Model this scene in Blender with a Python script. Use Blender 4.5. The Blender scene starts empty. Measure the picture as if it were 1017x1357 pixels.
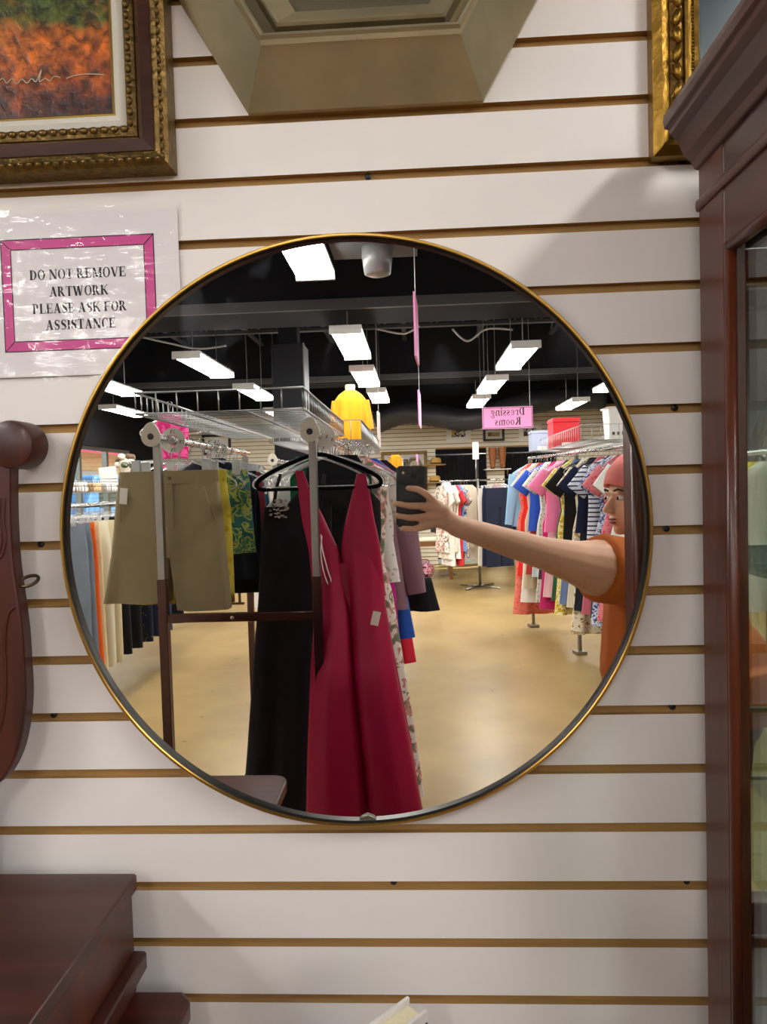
import bpy, bmesh, math, random
from mathutils import Vector, Matrix
R = math.radians; PI = math.pi
random.seed(7)
S = bpy.context.scene
C = S.collection

# ------------------------------------------------------------------ camera
H = 1.55                 # camera height
CD = 0.908               # camera distance from the slat wall (wall face is y = 0, room is y < 0)
FPX = 940.0
MY = -0.016              # plane of the round mirror's glass
def cam_axes(yaw, pitch, roll):
    f = Vector((math.sin(yaw)*math.cos(pitch), math.cos(yaw)*math.cos(pitch), math.sin(pitch)))
    r = Vector((math.cos(yaw), -math.sin(yaw), 0)); u = r.cross(f)
    c, s = math.cos(roll), math.sin(roll)
    return c*r+s*u, -s*r+c*u, f
CR, CU, CF = cam_axes(R(-2.731), R(-2.1665), R(-1.624))
CAM = Vector((0, -CD, H))
cd = bpy.data.cameras.new('camera'); co = bpy.data.objects.new('camera', cd); C.objects.link(co)
m = Matrix((CR, CU, -CF)).transposed().to_4x4(); m.translation = CAM; co.matrix_world = m
cd.sensor_fit = 'VERTICAL'; cd.sensor_height = 36; cd.lens = FPX*36/1357; cd.clip_start = 0.01; cd.clip_end = 200
S.camera = co
def ray(px, py): return CR*((px-508.5)/FPX) - CU*((py-678.5)/FPX) + CF
def Wp(px, py, y=0.0):            # point seen directly at depth y
    d = ray(px, py); return CAM + d*((y+CD)/d.y)
def Mp(px, py, D):                # point seen in the mirror, D = optical distance along the wall normal
    d = ray(px, py); p = CAM + d*(D/d.y); return Vector((p.x, 2*MY-p.y, p.z))
def MY_of(D): return 2*MY-(D-CD)

# ------------------------------------------------------------------ world, sun, exposure
w = bpy.data.worlds.new('world'); S.world = w; w.use_nodes = True
nt = w.node_tree; nt.nodes.clear()
sky = nt.nodes.new('ShaderNodeTexSky'); sky.sky_type = 'NISHITA'; sky.sun_disc = False; sky.sun_elevation = R(45); sky.sun_rotation = R(90)
bg = nt.nodes.new('ShaderNodeBackground'); bg.inputs[1].default_value = 0.35
out = nt.nodes.new('ShaderNodeOutputWorld')
nt.links.new(sky.outputs[0], bg.inputs[0]); nt.links.new(bg.outputs[0], out.inputs[0])
sd = bpy.data.lights.new('sun', 'SUN'); sd.energy = 10; sd.angle = R(0.6); sd.color = (1, .95, .86)
so = bpy.data.objects.new('sun', sd); C.objects.link(so)
so.rotation_euler = Vector((-0.62, 0.25, -0.74)).to_track_quat('-Z', 'Y').to_euler()
S.view_settings.view_transform = 'Standard'; S.view_settings.look = 'None'; S.view_settings.gamma = 1
S.view_settings.use_curve_mapping = False
S.view_settings.exposure = 0.1
LAMP = 38.0              # radiance of the fluorescent diffusers

# ------------------------------------------------------------------ materials
def new_mat(name):
    m = bpy.data.materials.new(name); m.use_nodes = True
    return m, m.node_tree, m.node_tree.nodes['Principled BSDF']
def srgb(h):
    if isinstance(h, str):
        h = h.lstrip('#'); c = [int(h[i:i+2], 16)/255 for i in (0, 2, 4)]
    else: c = [v/255 for v in h]
    return tuple([(v/12.92 if v <= .04045 else ((v+.055)/1.055)**2.4) for v in c]+[1.0])
MATS = {}
def plain(name, col, rough=.5, metal=0, spec=.5, bump=0, bscale=60, var=0, vscale=8, coat=0, trans=0, sheen=0):
    if name in MATS: return MATS[name]
    m, nt, b = new_mat(name); c = srgb(col)
    b.inputs['Base Color'].default_value = c; b.inputs['Roughness'].default_value = rough
    b.inputs['Metallic'].default_value = metal; b.inputs['Specular IOR Level'].default_value = spec
    b.inputs['Coat Weight'].default_value = coat; b.inputs['Transmission Weight'].default_value = trans
    b.inputs['Sheen Weight'].default_value = sheen
    tc = nt.nodes.new('ShaderNodeTexCoord')
    if var:
        n = nt.nodes.new('ShaderNodeTexNoise'); n.inputs['Scale'].default_value = vscale; n.inputs['Detail'].default_value = 5
        nt.links.new(tc.outputs['Object'], n.inputs['Vector'])
        rp = nt.nodes.new('ShaderNodeValToRGB')
        rp.color_ramp.elements[0].position = .3; rp.color_ramp.elements[1].position = .7
        rp.color_ramp.elements[0].color = tuple([v*(1-var) for v in c[:3]]+[1]); rp.color_ramp.elements[1].color = tuple([min(1, v*(1+var)) for v in c[:3]]+[1])
        nt.links.new(n.outputs['Fac'], rp.inputs[0]); nt.links.new(rp.outputs[0], b.inputs['Base Color'])
    if bump:
        n2 = nt.nodes.new('ShaderNodeTexNoise'); n2.inputs['Scale'].default_value = bscale; n2.inputs['Detail'].default_value = 4
        nt.links.new(tc.outputs['Object'], n2.inputs['Vector'])
        bp = nt.nodes.new('ShaderNodeBump'); bp.inputs['Strength'].default_value = bump; bp.inputs['Distance'].default_value = .01
        nt.links.new(n2.outputs['Fac'], bp.inputs['Height']); nt.links.new(bp.outputs[0], b.inputs['Normal'])
    MATS[name] = m; return m
def wood(name, c1, c2, rough=.3, axis='Z', coat=.4):
    if name in MATS: return MATS[name]
    m, nt, b = new_mat(name)
    tc = nt.nodes.new('ShaderNodeTexCoord'); mp = nt.nodes.new('ShaderNodeMapping')
    mp.inputs['Scale'].default_value = {'Z': (26, 26, 1.6), 'X': (1.6, 26, 26), 'Y': (26, 1.6, 26)}[axis]
    n = nt.nodes.new('ShaderNodeTexNoise'); n.inputs['Scale'].default_value = 1.5; n.inputs['Detail'].default_value = 6; n.inputs['Distortion'].default_value = .8
    rp = nt.nodes.new('ShaderNodeValToRGB'); rp.color_ramp.elements[0].color = srgb(c1); rp.color_ramp.elements[1].color = srgb(c2)
    rp.color_ramp.elements[0].position = .3; rp.color_ramp.elements[1].position = .72
    nt.links.new(tc.outputs['Object'], mp.inputs[0]); nt.links.new(mp.outputs[0], n.inputs['Vector']); nt.links.new(n.outputs['Fac'], rp.inputs[0])
    nt.links.new(rp.outputs[0], b.inputs['Base Color']); b.inputs['Roughness'].default_value = rough
    b.inputs['Coat Weight'].default_value = coat; b.inputs['Coat Roughness'].default_value = .15
    MATS[name] = m; return m
def fabric(name, kind, cols, scale=20, rough=.85, detail=2, sheen=.1):
    """printed cloth: kind = plain | noise | cells | stripe | leaf"""
    if name in MATS: return MATS[name]
    m, nt, b = new_mat(name); b.inputs['Roughness'].default_value = rough; b.inputs['Specular IOR Level'].default_value = .25
    b.inputs['Sheen Weight'].default_value = sheen
    tc = nt.nodes.new('ShaderNodeTexCoord')
    n2 = nt.nodes.new('ShaderNodeTexNoise'); n2.inputs['Scale'].default_value = 14; n2.inputs['Detail'].default_value = 3
    nt.links.new(tc.outputs['Object'], n2.inputs['Vector'])
    bp = nt.nodes.new('ShaderNodeBump'); bp.inputs['Strength'].default_value = .25; bp.inputs['Distance'].default_value = .012
    nt.links.new(n2.outputs['Fac'], bp.inputs['Height']); nt.links.new(bp.outputs[0], b.inputs['Normal'])
    if kind == 'plain':
        b.inputs['Base Color'].default_value = srgb(cols[0])
    else:
        rp = nt.nodes.new('ShaderNodeValToRGB'); rp.color_ramp.interpolation = 'CONSTANT'
        el = rp.color_ramp.elements
        while len(el) < len(cols): el.new(.5)
        if kind == 'noise':
            t = nt.nodes.new('ShaderNodeTexNoise'); t.inputs['Scale'].default_value = scale; t.inputs['Detail'].default_value = detail; t.inputs['Distortion'].default_value = 1.2; o = t.outputs['Fac']; lo, hi = .36, .64
        elif kind == 'cells':
            t = nt.nodes.new('ShaderNodeTexVoronoi'); t.inputs['Scale'].default_value = scale; o = t.outputs['Distance']; lo, hi = .12, .62
        elif kind == 'leaf':
            t = nt.nodes.new('ShaderNodeTexVoronoi'); t.inputs['Scale'].default_value = scale; t.distance = 'MANHATTAN'; o = t.outputs['Distance']; lo, hi = .2, .75
        else:
            t = nt.nodes.new('ShaderNodeTexWave'); t.inputs['Scale'].default_value = scale; t.inputs['Distortion'].default_value = .6; t.bands_direction = 'Z'; o = t.outputs['Fac']; lo, hi = .1, .8
        for i, c in enumerate(cols):
            el[i].position = 0 if i == 0 else lo+(hi-lo)*(i-1)/max(1, len(cols)-1)+(.14 if len(cols) == 2 else 0); el[i].color = srgb(c)
        nt.links.new(tc.outputs['Object'], t.inputs['Vector']); nt.links.new(o, rp.inputs[0]); nt.links.new(rp.outputs[0], b.inputs['Base Color'])
    MATS[name] = m; return m
def emit(name, col, s):
    if name in MATS: return MATS[name]
    m, nt, b = new_mat(name); b.inputs['Base Color'].default_value = srgb(col)
    b.inputs['Emission Color'].default_value = srgb(col); b.inputs['Emission Strength'].default_value = s
    MATS[name] = m; return m
def pane_mat(name, tint=(.93, .97, .95), ior=1.5, rough=0.0):
    if name in MATS: return MATS[name]
    m, nt, b = new_mat(name); nt.nodes.remove(b)
    o = nt.nodes['Material Output']; t = nt.nodes.new('ShaderNodeBsdfTransparent'); t.inputs[0].default_value = (*tint, 1)
    g = nt.nodes.new('ShaderNodeBsdfGlossy'); g.inputs['Roughness'].default_value = rough
    f = nt.nodes.new('ShaderNodeFresnel'); f.inputs['IOR'].default_value = ior
    mx = nt.nodes.new('ShaderNodeMixShader')
    ge = nt.nodes.new('ShaderNodeNewGeometry'); mr = nt.nodes.new('ShaderNodeMapRange'); mr.inputs[3].default_value = ior; mr.inputs[4].default_value = 1/ior
    nt.links.new(ge.outputs['Backfacing'], mr.inputs[0]); nt.links.new(mr.outputs[0], f.inputs['IOR'])   # both faces of the thin pane reflect alike
    nt.links.new(f.outputs[0], mx.inputs[0]); nt.links.new(t.outputs[0], mx.inputs[1]); nt.links.new(g.outputs[0], mx.inputs[2]); nt.links.new(mx.outputs[0], o.inputs[0])
    MATS[name] = m; return m

WHITE = plain('white_laminate', '#eae3df', .38, var=.03, vscale=2.5)
MDF = plain('mdf_brown', '#a8824c', .8, var=.15, vscale=6)
GOLD = plain('brass_gold', '#b48c45', .34, 1)
DARKM = plain('dark_rim_inside', '#2c2824', .3, .8)
CHROME = plain('chrome', '#d6d6d4', .12, 1)
STEEL = plain('brushed_steel', '#9a9892', .3, 1)
DARKCHR = plain('dark_reflecting_chrome', '#5a4038', .22, .9)  # chrome's dark brown reflection put into the colour
WIRE = plain('white_coated_wire', '#b4b5b4', .3, .85)
MAHOG = wood('mahogany_upright', '#3a1509', '#622812', .38, 'Z', .12)
MAHOGX = wood('mahogany_across', '#33120c', '#521f12', .36, 'X', .12)
MAHOGY = wood('mahogany_deep', '#36130b', '#582212', .36, 'Y', .12)
DARKW = wood('dark_carved_wood', '#2b0f0a', '#4d1b10', .42, 'Z', .1)
BLACK = plain('black_plastic', '#121214', .4)
MATTE = plain('black_paint', '#151518', .9, spec=.15, var=.12, vscale=1.5)
SOFF = plain('soffit_paint', '#18181b', .9, spec=.15, var=.1, vscale=2)
GREYP = plain('grey_beam_paint', '#48484a', .7)
CLEAR = plain('clear_plastic', '#fbfcfc', .08, trans=.75, spec=.7)
CARD = plain('white_card', '#efece6', .6)
PAPERW = plain('printed_paper', '#e6dfe2', .5)
PINK = plain('pink_card', '#e58fc0', .6)
INK = plain('black_ink', '#221c20', .6)
GLASS = pane_mat('pane_glass')
def mirror_mat():
    m, nt, b = new_mat('mirror_glass'); o = nt.nodes['Material Output']
    b.inputs['Base Color'].default_value = (.93, .94, .935, 1); b.inputs['Metallic'].default_value = 1; b.inputs['Roughness'].default_value = 0
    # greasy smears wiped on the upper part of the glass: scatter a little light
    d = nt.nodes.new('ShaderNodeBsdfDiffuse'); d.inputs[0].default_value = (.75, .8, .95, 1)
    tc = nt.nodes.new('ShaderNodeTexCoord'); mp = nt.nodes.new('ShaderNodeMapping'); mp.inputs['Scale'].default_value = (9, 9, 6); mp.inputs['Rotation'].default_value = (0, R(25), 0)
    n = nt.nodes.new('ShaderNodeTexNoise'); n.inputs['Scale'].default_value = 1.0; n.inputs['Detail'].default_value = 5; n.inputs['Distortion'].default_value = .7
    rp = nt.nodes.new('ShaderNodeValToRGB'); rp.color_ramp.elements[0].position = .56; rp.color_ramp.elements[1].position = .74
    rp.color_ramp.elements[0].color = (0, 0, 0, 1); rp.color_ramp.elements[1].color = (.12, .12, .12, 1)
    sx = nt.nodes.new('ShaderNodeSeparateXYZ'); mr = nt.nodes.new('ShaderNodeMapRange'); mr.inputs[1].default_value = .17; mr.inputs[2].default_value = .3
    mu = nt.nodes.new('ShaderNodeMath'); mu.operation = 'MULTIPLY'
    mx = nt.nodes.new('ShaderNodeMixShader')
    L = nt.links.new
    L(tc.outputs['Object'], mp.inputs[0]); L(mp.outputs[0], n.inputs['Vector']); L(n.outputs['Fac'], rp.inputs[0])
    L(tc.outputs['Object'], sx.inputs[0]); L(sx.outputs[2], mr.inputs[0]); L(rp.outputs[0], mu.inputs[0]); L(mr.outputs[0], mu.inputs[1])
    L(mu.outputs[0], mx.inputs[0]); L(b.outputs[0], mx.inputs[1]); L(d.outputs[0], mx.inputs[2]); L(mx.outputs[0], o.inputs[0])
    return m
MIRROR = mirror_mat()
CLEANMIR = plain('silvered_glass', '#e8eae8', 0.02, 1)

# ------------------------------------------------------------------ mesh helpers
class B:
    def __init__(s): s.v = []; s.f = []; s.mi = []; s.cur = 0
    def add(s, vs, fs):
        o = len(s.v); s.v += [tuple(v) for v in vs]; s.f += [tuple(i+o for i in f) for f in fs]; s.mi += [s.cur]*len(fs); return s
    def box(s, a, b, M=None):
        x0, y0, z0 = a; x1, y1, z1 = b
        vs = [Vector(p) for p in ((x0,y0,z0),(x1,y0,z0),(x1,y1,z0),(x0,y1,z0),(x0,y0,z1),(x1,y0,z1),(x1,y1,z1),(x0,y1,z1))]
        if M: vs = [M@v for v in vs]
        return s.add(vs, [(3,2,1,0),(4,5,6,7),(0,1,5,4),(1,2,6,5),(2,3,7,6),(3,0,4,7)])
    def tube(s, pts, r, n=8, closed=False, caps=True):
        pts = [Vector(p) for p in pts]; k = len(pts); rs = r if isinstance(r, (list, tuple)) else [r]*k
        vs = []; prev = None
        for i, p in enumerate(pts):
            if closed: t = pts[(i+1) % k]-pts[i-1]
            else: t = pts[min(i+1, k-1)]-pts[max(i-1, 0)]
            t.normalize()
            if prev is None:
                a = Vector((0, 0, 1)) if abs(t.z) < .9 else Vector((1, 0, 0)); u = t.cross(a).normalized()
            else: u = (prev-t*prev.dot(t)).normalized()
            prev = u; v = t.cross(u)
            for j in range(n):
                a = 2*PI*j/n; vs.append(p+(u*math.cos(a)+v*math.sin(a))*rs[i])
        fs = []
        for i in range(k if closed else k-1):
            i2 = (i+1) % k
            for j in range(n): fs.append((i*n+j, i*n+(j+1) % n, i2*n+(j+1) % n, i2*n+j))
        if caps and not closed:
            fs.append(tuple(range(n-1, -1, -1))); fs.append(tuple((k-1)*n+j for j in range(n)))
        return s.add(vs, fs)
    def lathe(s, prof, c=(0,0,0), axis='Z', n=24, sx=1, sy=1, M=None):
        """prof: list of (radius, height)"""
        vs = []; c = Vector(c)
        for r, h in prof:
            for j in range(n):
                a = 2*PI*j/n; p = (r*math.cos(a)*sx, r*math.sin(a)*sy, h)
                if axis == 'Y': p = (p[0], p[2], -p[1])
                elif axis == 'X': p = (p[2], p[0], p[1])
                p = Vector(p)
                if M: p = M@p
                vs.append(c+p)
        fs = []
        for i in range(len(prof)-1):
            for j in range(n): fs.append((i*n+j, i*n+(j+1) % n, (i+1)*n+(j+1) % n, (i+1)*n+j))
        fs.append(tuple(range(n-1, -1, -1))); fs.append(tuple((len(prof)-1)*n+j for j in range(n)))
        return s.add(vs, fs)
    def ell(s, c, r, n=12, k=7, M=None):
        rr = r if isinstance(r, (tuple, list)) else (r, r, r); c = Vector(c); vs = []
        for i in range(k+1):
            t = PI*i/k; t = min(max(t, .02), PI-.02)
            for j in range(n):
                a = 2*PI*j/n; p = Vector((rr[0]*math.sin(t)*math.cos(a), rr[1]*math.sin(t)*math.sin(a), rr[2]*math.cos(t)))
                vs.append(c+(M@p if M else p))
        fs = [(i*n+j, (i+1)*n+j, (i+1)*n+(j+1) % n, i*n+(j+1) % n) for i in range(k) for j in range(n)]
        fs.append(tuple(range(n))); fs.append(tuple(k*n+j for j in range(n-1, -1, -1)))
        return s.add(vs, fs)
    def prism(s, poly, a, b, plane='XZ'):
        """polygon extruded between two values of the third axis"""
        def P(p, t): return {'XZ': (p[0], t, p[1]), 'XY': (p[0], p[1], t), 'YZ': (t, p[0], p[1])}[plane]
        n = len(poly); vs = [P(p, a) for p in poly]+[P(p, b) for p in poly]
        fs = [tuple(range(n)), tuple(range(2*n-1, n-1, -1))]+[(i, n+i, n+(i+1) % n, (i+1) % n) for i in range(n)]
        return s.add(vs, fs)
    def cone(s, p0, r0, p1, r1, n=14):
        """capsule with two radii"""
        p0 = Vector(p0); p1 = Vector(p1); d = (p1-p0); L = d.length; t = d.normalized() if L > 1e-6 else Vector((0, 0, 1))
        M = t.to_track_quat('Z', 'Y').to_matrix(); pr = []
        for i in range(6): a = PI/2*(1-i/5); pr.append((max(r0*math.cos(a), .0005), -r0*math.sin(a)))
        for i in range(6): a = PI/2*i/5; pr.append((max(r1*math.cos(a), .0005), L+r1*math.sin(a)))
        return s.lathe(pr, p0, n=n, M=M)
def link(o, parent=None):
    C.objects.link(o)
    if parent is not None: o.parent = parent
    return o
def obj(name, b, mats, parent=None, smooth=False, bevel=0, loc=None, rot=None, seg=2, label=None):
    me = bpy.data.meshes.new(name); me.from_pydata(b.v, [], b.f)
    if not isinstance(mats, (list, tuple)): mats = [mats]
    for m in mats: me.materials.append(m)
    if len(mats) > 1: me.polygons.foreach_set('material_index', b.mi)
    bm = bmesh.new(); bm.from_mesh(me); bmesh.ops.recalc_face_normals(bm, faces=bm.faces); bm.to_mesh(me); bm.free()
    if smooth: me.polygons.foreach_set('use_smooth', [True]*len(me.polygons))
    me.update()
    o = link(bpy.data.objects.new(name, me), parent)
    if loc is not None: o.location = loc
    if rot is not None: o.rotation_euler = rot
    if bevel:
        md = o.modifiers.new('bevel', 'BEVEL'); md.width = bevel; md.segments = seg; md.limit_method = 'ANGLE'; md.angle_limit = R(40)
    if smooth == 'auto':
        md = o.modifiers.new('ws', 'EDGE_SPLIT'); md.split_angle = R(35)
    if label: o['label'] = label
    return o
def tag(o, label, cat, group=None):
    o['label'] = label; o['category'] = cat
    if group: o['group'] = group
    return o
def thing(name, label, cat, loc=(0,0,0), rotz=0, group=None):
    o = link(bpy.data.objects.new(name, None)); o.empty_display_size = .05
    o.location = loc; o.rotation_euler = (0, 0, rotz); return tag(o, label, cat, group)
def struct(o, label=None, cat=None):
    o['kind'] = 'structure'
    if label: o['label'] = label
    if cat: o['category'] = cat
    return o
def dup(root, loc, rotz=0, label=None, group=None, scale=None):
    r = root.copy(); C.objects.link(r); r.location = loc; r.rotation_euler = (0, 0, rotz)
    if scale: r.scale = scale
    if label: r['label'] = label
    if group: r['group'] = group
    for ch in root.children:
        c = ch.copy(); C.objects.link(c); c.parent = r
        for g in ch.children:
            d = g.copy(); C.objects.link(d); d.parent = c
    return r
def cr(pts, n=6):
    """Catmull-Rom through points"""
    pts = [Vector(p) for p in pts]; out = []
    for i in range(len(pts)-1):
        p0 = pts[max(i-1, 0)]; p1 = pts[i]; p2 = pts[i+1]; p3 = pts[min(i+2, len(pts)-1)]
        for k in range(n):
            t = k/n
            out.append(.5*((2*p1)+(p2-p0)*t+(2*p0-5*p1+4*p2-p3)*t*t+(3*p1-p0-3*p2+p3)*t**3))
    out.append(pts[-1]); return out

# ------------------------------------------------------------------ lettering (serif, drawn with strokes)
def glyphs():
    T, t, sh = .23, .075, .055
    G = {}
    def rect(x0, y0, x1, y1): return [(x0,y0),(x1,y0),(x1,y1),(x0,y1)]
    def slant(x0, y0, x1, y1, w): return [(x0-w/2,y0),(x0+w/2,y0),(x1+w/2,y1),(x1-w/2,y1)]
    def ser(x, y, w=.36): return rect(x-w/2, y, x+w/2, y+sh)
    def ring(cx, cy, rx, ry, ix, iy, a0=0, a1=360, n=22):
        o = []
        for i in range(n):
            a, b = R(a0+(a1-a0)*i/n), R(a0+(a1-a0)*(i+1)/n)
            o.append([(cx+rx*math.cos(a),cy+ry*math.sin(a)),(cx+rx*math.cos(b),cy+ry*math.sin(b)),(cx+ix*math.cos(b),cy+iy*math.sin(b)),(cx+ix*math.cos(a),cy+iy*math.sin(a))])
        return o
    def stem(x, y0=0, y1=1, s0=True, s1=True, w=None):
        w = w or T; o = [rect(x-w/2, y0, x+w/2, y1)]
        if s0: o.append(ser(x, y0, w+.18))
        if s1: o.append(ser(x, y1-sh, w+.18))
        return o
    def esse(x0, x1, y0, y1, w):
        P = [(.9,.78),(.72,.95),(.45,.97),(.2,.86),(.2,.66),(.5,.52),(.8,.38),(.82,.16),(.55,.03),(.25,.05),(.08,.24)]
        P = [Vector((x0+(x1-x0)*a, y0+(y1-y0)*b, 0)) for a, b in P]; Q = cr(P, 4); o = []; n = len(Q); L = []
        for i, q in enumerate(Q):
            d = (Q[min(i+1,n-1)]-Q[max(i-1,0)]).normalized(); k = i/(n-1); ww = w*(.3+.9*math.exp(-((k-.5)/.2)**2))
            L.append((q+Vector((-d.y,d.x,0))*ww/2, q-Vector((-d.y,d.x,0))*ww/2))
        for i in range(n-1): o.append([L[i][0][:2],L[i+1][0][:2],L[i+1][1][:2],L[i][1][:2]])
        return o+[rect(x1-.07, y0+(y1-y0)*.7, x1-.02, y1), rect(x0+.02, y0, x0+.07, y0+(y1-y0)*.3)]
    G['D'] = (.86, stem(.18)+ring(.28,.5,.52,.5,.33,.44,-90,90,14))
    G['O'] = (.92, ring(.46,.5,.42,.52,.23,.46))
    G['C'] = (.84, ring(.46,.5,.42,.52,.24,.46,48,312)+[rect(.72,.66,.77,.98)])
    G['N'] = (.98, stem(.16,w=t)+stem(.82,s0=False,w=t)+[slant(.17,1,.80,0,T*1.1)])
    G['T'] = (.82, stem(.41,s1=False)+[rect(.04,1-.055,.78,1),rect(.04,.72,.09,1),rect(.73,.72,.78,1)])
    G['R'] = (.92, stem(.18)+ring(.30,.74,.34,.26,.16,.20,-90,90,12)+[slant(.42,.50,.74,0,T),rect(.66,0,.92,sh)])
    G['P'] = (.80, stem(.18)+ring(.30,.72,.38,.28,.19,.22,-90,90,12))
    G['E'] = (.80, stem(.18)+[rect(.18,0,.72,.055),rect(.18,.945,.70,1),rect(.18,.48,.56,.535),rect(.67,0,.73,.3),rect(.65,.72,.70,1),rect(.52,.38,.56,.64)])
    G['F'] = (.76, stem(.18)+[rect(.18,.945,.70,1),rect(.18,.48,.56,.535),rect(.65,.7,.70,1),rect(.52,.38,.56,.64)])
    G['L'] = (.76, stem(.18)+[rect(.18,0,.70,.055),rect(.65,0,.70,.32)])
    G['I'] = (.38, stem(.19))
    G['M'] = (1.12, stem(.14,w=t)+stem(.94)+[slant(.18,1,.53,.06,T),slant(.56,.06,.90,1,t)])
    G['V'] = (.90, [slant(.14,1,.45,0,T),slant(.48,0,.76,1,t),ser(.14,1-sh,.32),ser(.77,1-sh,.26)])
    G['A'] = (.92, [slant(.14,0,.44,1,t),slant(.72,0,.44,1,T),rect(.25,.32,.64,.375),ser(.14,0,.26),ser(.73,0,.34)])
    G['W'] = (1.28, [slant(.14,1,.38,0,T),slant(.40,0,.62,1,t),slant(.62,1,.86,0,T),slant(.88,0,1.1,1,t),ser(.14,1-sh,.3),ser(.62,1-sh,.3),ser(1.11,1-sh,.24)])
    G['K'] = (.94, stem(.18)+[slant(.26,.42,.72,1,t),slant(.40,.58,.78,0,T),ser(.74,1-sh,.28),ser(.79,0,.3)])
    G['S'] = (.74, esse(.08,.68,0,1,T))
    G['X'] = (.9, [slant(.16,1,.72,0,T),slant(.16,0,.72,1,t),ser(.16,1-sh,.3),ser(.72,0,.3),ser(.16,0,.24),ser(.72,1-sh,.24)])
    G['2'] = (.66, ring(.32,.7,.26,.3,.13,.25,-40,190,14)+[slant(.10,.04,.48,.56,.12),rect(.06,0,.6,.09)])
    h = .68
    G['r'] = (.58, stem(.16,0,h,w=.15)+ring(.34,.36,.2,.32,.12,.27,40,130,6)+[rect(.40,.5,.54,.64)])
    G['e'] = (.62, ring(.30,.34,.26,.35,.14,.30,30,330)+[rect(.12,.36,.53,.41)])
    G['s'] = (.52, esse(.06,.48,0,h,.15))
    G['i'] = (.36, stem(.18,0,h,w=.15)+[rect(.10,.8,.26,.95)])
    G['n'] = (.74, stem(.16,0,h,w=.15)+stem(.56,0,.5,s1=False,w=.15)+ring(.40,.42,.24,.27,.10,.2,0,150,8))
    G['m'] = (1.08, stem(.16,0,h,w=.15)+stem(.53,0,.5,s1=False,w=.15)+stem(.9,0,.5,s1=False,w=.15)+ring(.38,.42,.23,.27,.09,.2,0,150,8)+ring(.75,.42,.23,.27,.09,.2,0,150,8))
    G['o'] = (.64, ring(.32,.34,.27,.35,.14,.30))
    G['g'] = (.62, ring(.28,.44,.23,.25,.11,.19)+ring(.28,-.14,.27,.18,.19,.11)+[slant(.12,.02,.16,.24,.08),rect(.42,.6,.6,.67)])
    return G
GL = glyphs()
def lettering(text, size, width=None):
    """flat mesh in XZ plane, centred; size = cap height"""
    b = B(); x = 0; gap = .05
    for ch in text:
        if ch == ' ': x += .36; continue
        wd, polys = GL[ch]
        for p in polys: b.add([((q[0]+x)*size, 0, q[1]*size) for q in p], [tuple(range(len(p)))])
        x += wd+gap
    tot = x*size; k = (width/tot) if width else 1
    b.v = [((v[0]-tot/2)*k, v[1], v[2]) for v in b.v]
    return b

# ================================================================== THE SETTING
XL, XR, YB, ZC = -5.0, 4.7, MY_of(13.5), 4.1
def floor_mat():
    m, nt, b = new_mat('polished_concrete'); L = nt.links.new
    tc = nt.nodes.new('ShaderNodeTexCoord'); n = nt.nodes.new('ShaderNodeTexNoise'); n.inputs['Scale'].default_value = 1.1; n.inputs['Detail'].default_value = 7; n.inputs['Roughness'].default_value = .6
    rp = nt.nodes.new('ShaderNodeValToRGB'); rp.color_ramp.elements[0].color = srgb('#8a7046'); rp.color_ramp.elements[1].color = srgb('#aa905f'); rp.color_ramp.elements[0].position = .3; rp.color_ramp.elements[1].position = .7
    n2 = nt.nodes.new('ShaderNodeTexNoise'); n2.inputs['Scale'].default_value = 9; n2.inputs['Detail'].default_value = 3
    r2 = nt.nodes.new('ShaderNodeValToRGB'); r2.color_ramp.elements[0].position = .70; r2.color_ramp.elements[1].position = .73
    mx = nt.nodes.new('ShaderNodeMix'); mx.data_type = 'RGBA'; mx.inputs[7].default_value = srgb('#6f5a3c')
    L(tc.outputs['Object'], n.inputs['Vector']); L(tc.outputs['Object'], n2.inputs['Vector']); L(n.outputs['Fac'], rp.inputs[0]); L(n2.outputs['Fac'], r2.inputs[0])
    L(r2.outputs[0], mx.inputs[0]); L(rp.outputs[0], mx.inputs[6]); L(mx.outputs[2], b.inputs['Base Color']); b.inputs['Roughness'].default_value = .32
    b.inputs['Specular IOR Level'].default_value = .35
    return m
b = B(); b.box((XL-.2, YB-.2, -.1), (XR+.2, .25, 0)); struct(obj('floor', b, floor_mat()))
b = B(); b.box((XL-.2, YB-.2, ZC), (XR+.2, .25, ZC+.1)); struct(obj('ceiling', b, MATTE))

# --- near slat wall: brown backing, one object for every white board
b = B(); b.box((XL, .009, 0), (XR, .2, ZC)); wall = struct(obj('wall_front', b, MDF))
Z0 = H+.3904; PIT = .0762; GRV = .0116
bd = B(); bd.cur = 1; bd.box((XL, 0, GRV/2), (XR, .0092, PIT-GRV/2)); bd.mi = [0 if i == 2 else 1 for i in range(6)]
first = None
for k in range(-27, 26):
    zb = Z0-(k+1)*PIT
    if zb < 0.01 or zb+PIT > ZC: continue
    if first is None: o = first = obj('slat_board', bd, [WHITE, MDF], wall)
    else: o = first.copy(); C.objects.link(o); o.parent = wall
    o.location = (0, 0, zb)
sc = None
for px, py in ((488,238),(883,702),(891,938),(894,540),(522,1171),(910,1171),(55,724),(72,951),(905,214)):
    p = Wp(px, py, .008); k = round((Z0-p.z)/PIT); p.z = Z0-k*PIT+.0015
    if sc is None:
        b = B(); b.lathe([(.0042,0),(.0042,-.003),(.002,-.004)], axis='Y', n=10); sc = o = obj('screw', b, BLACK, wall)
    else: o = sc.copy(); C.objects.link(o); o.parent = wall
    o.location = (p.x, .0088, p.z)

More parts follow.
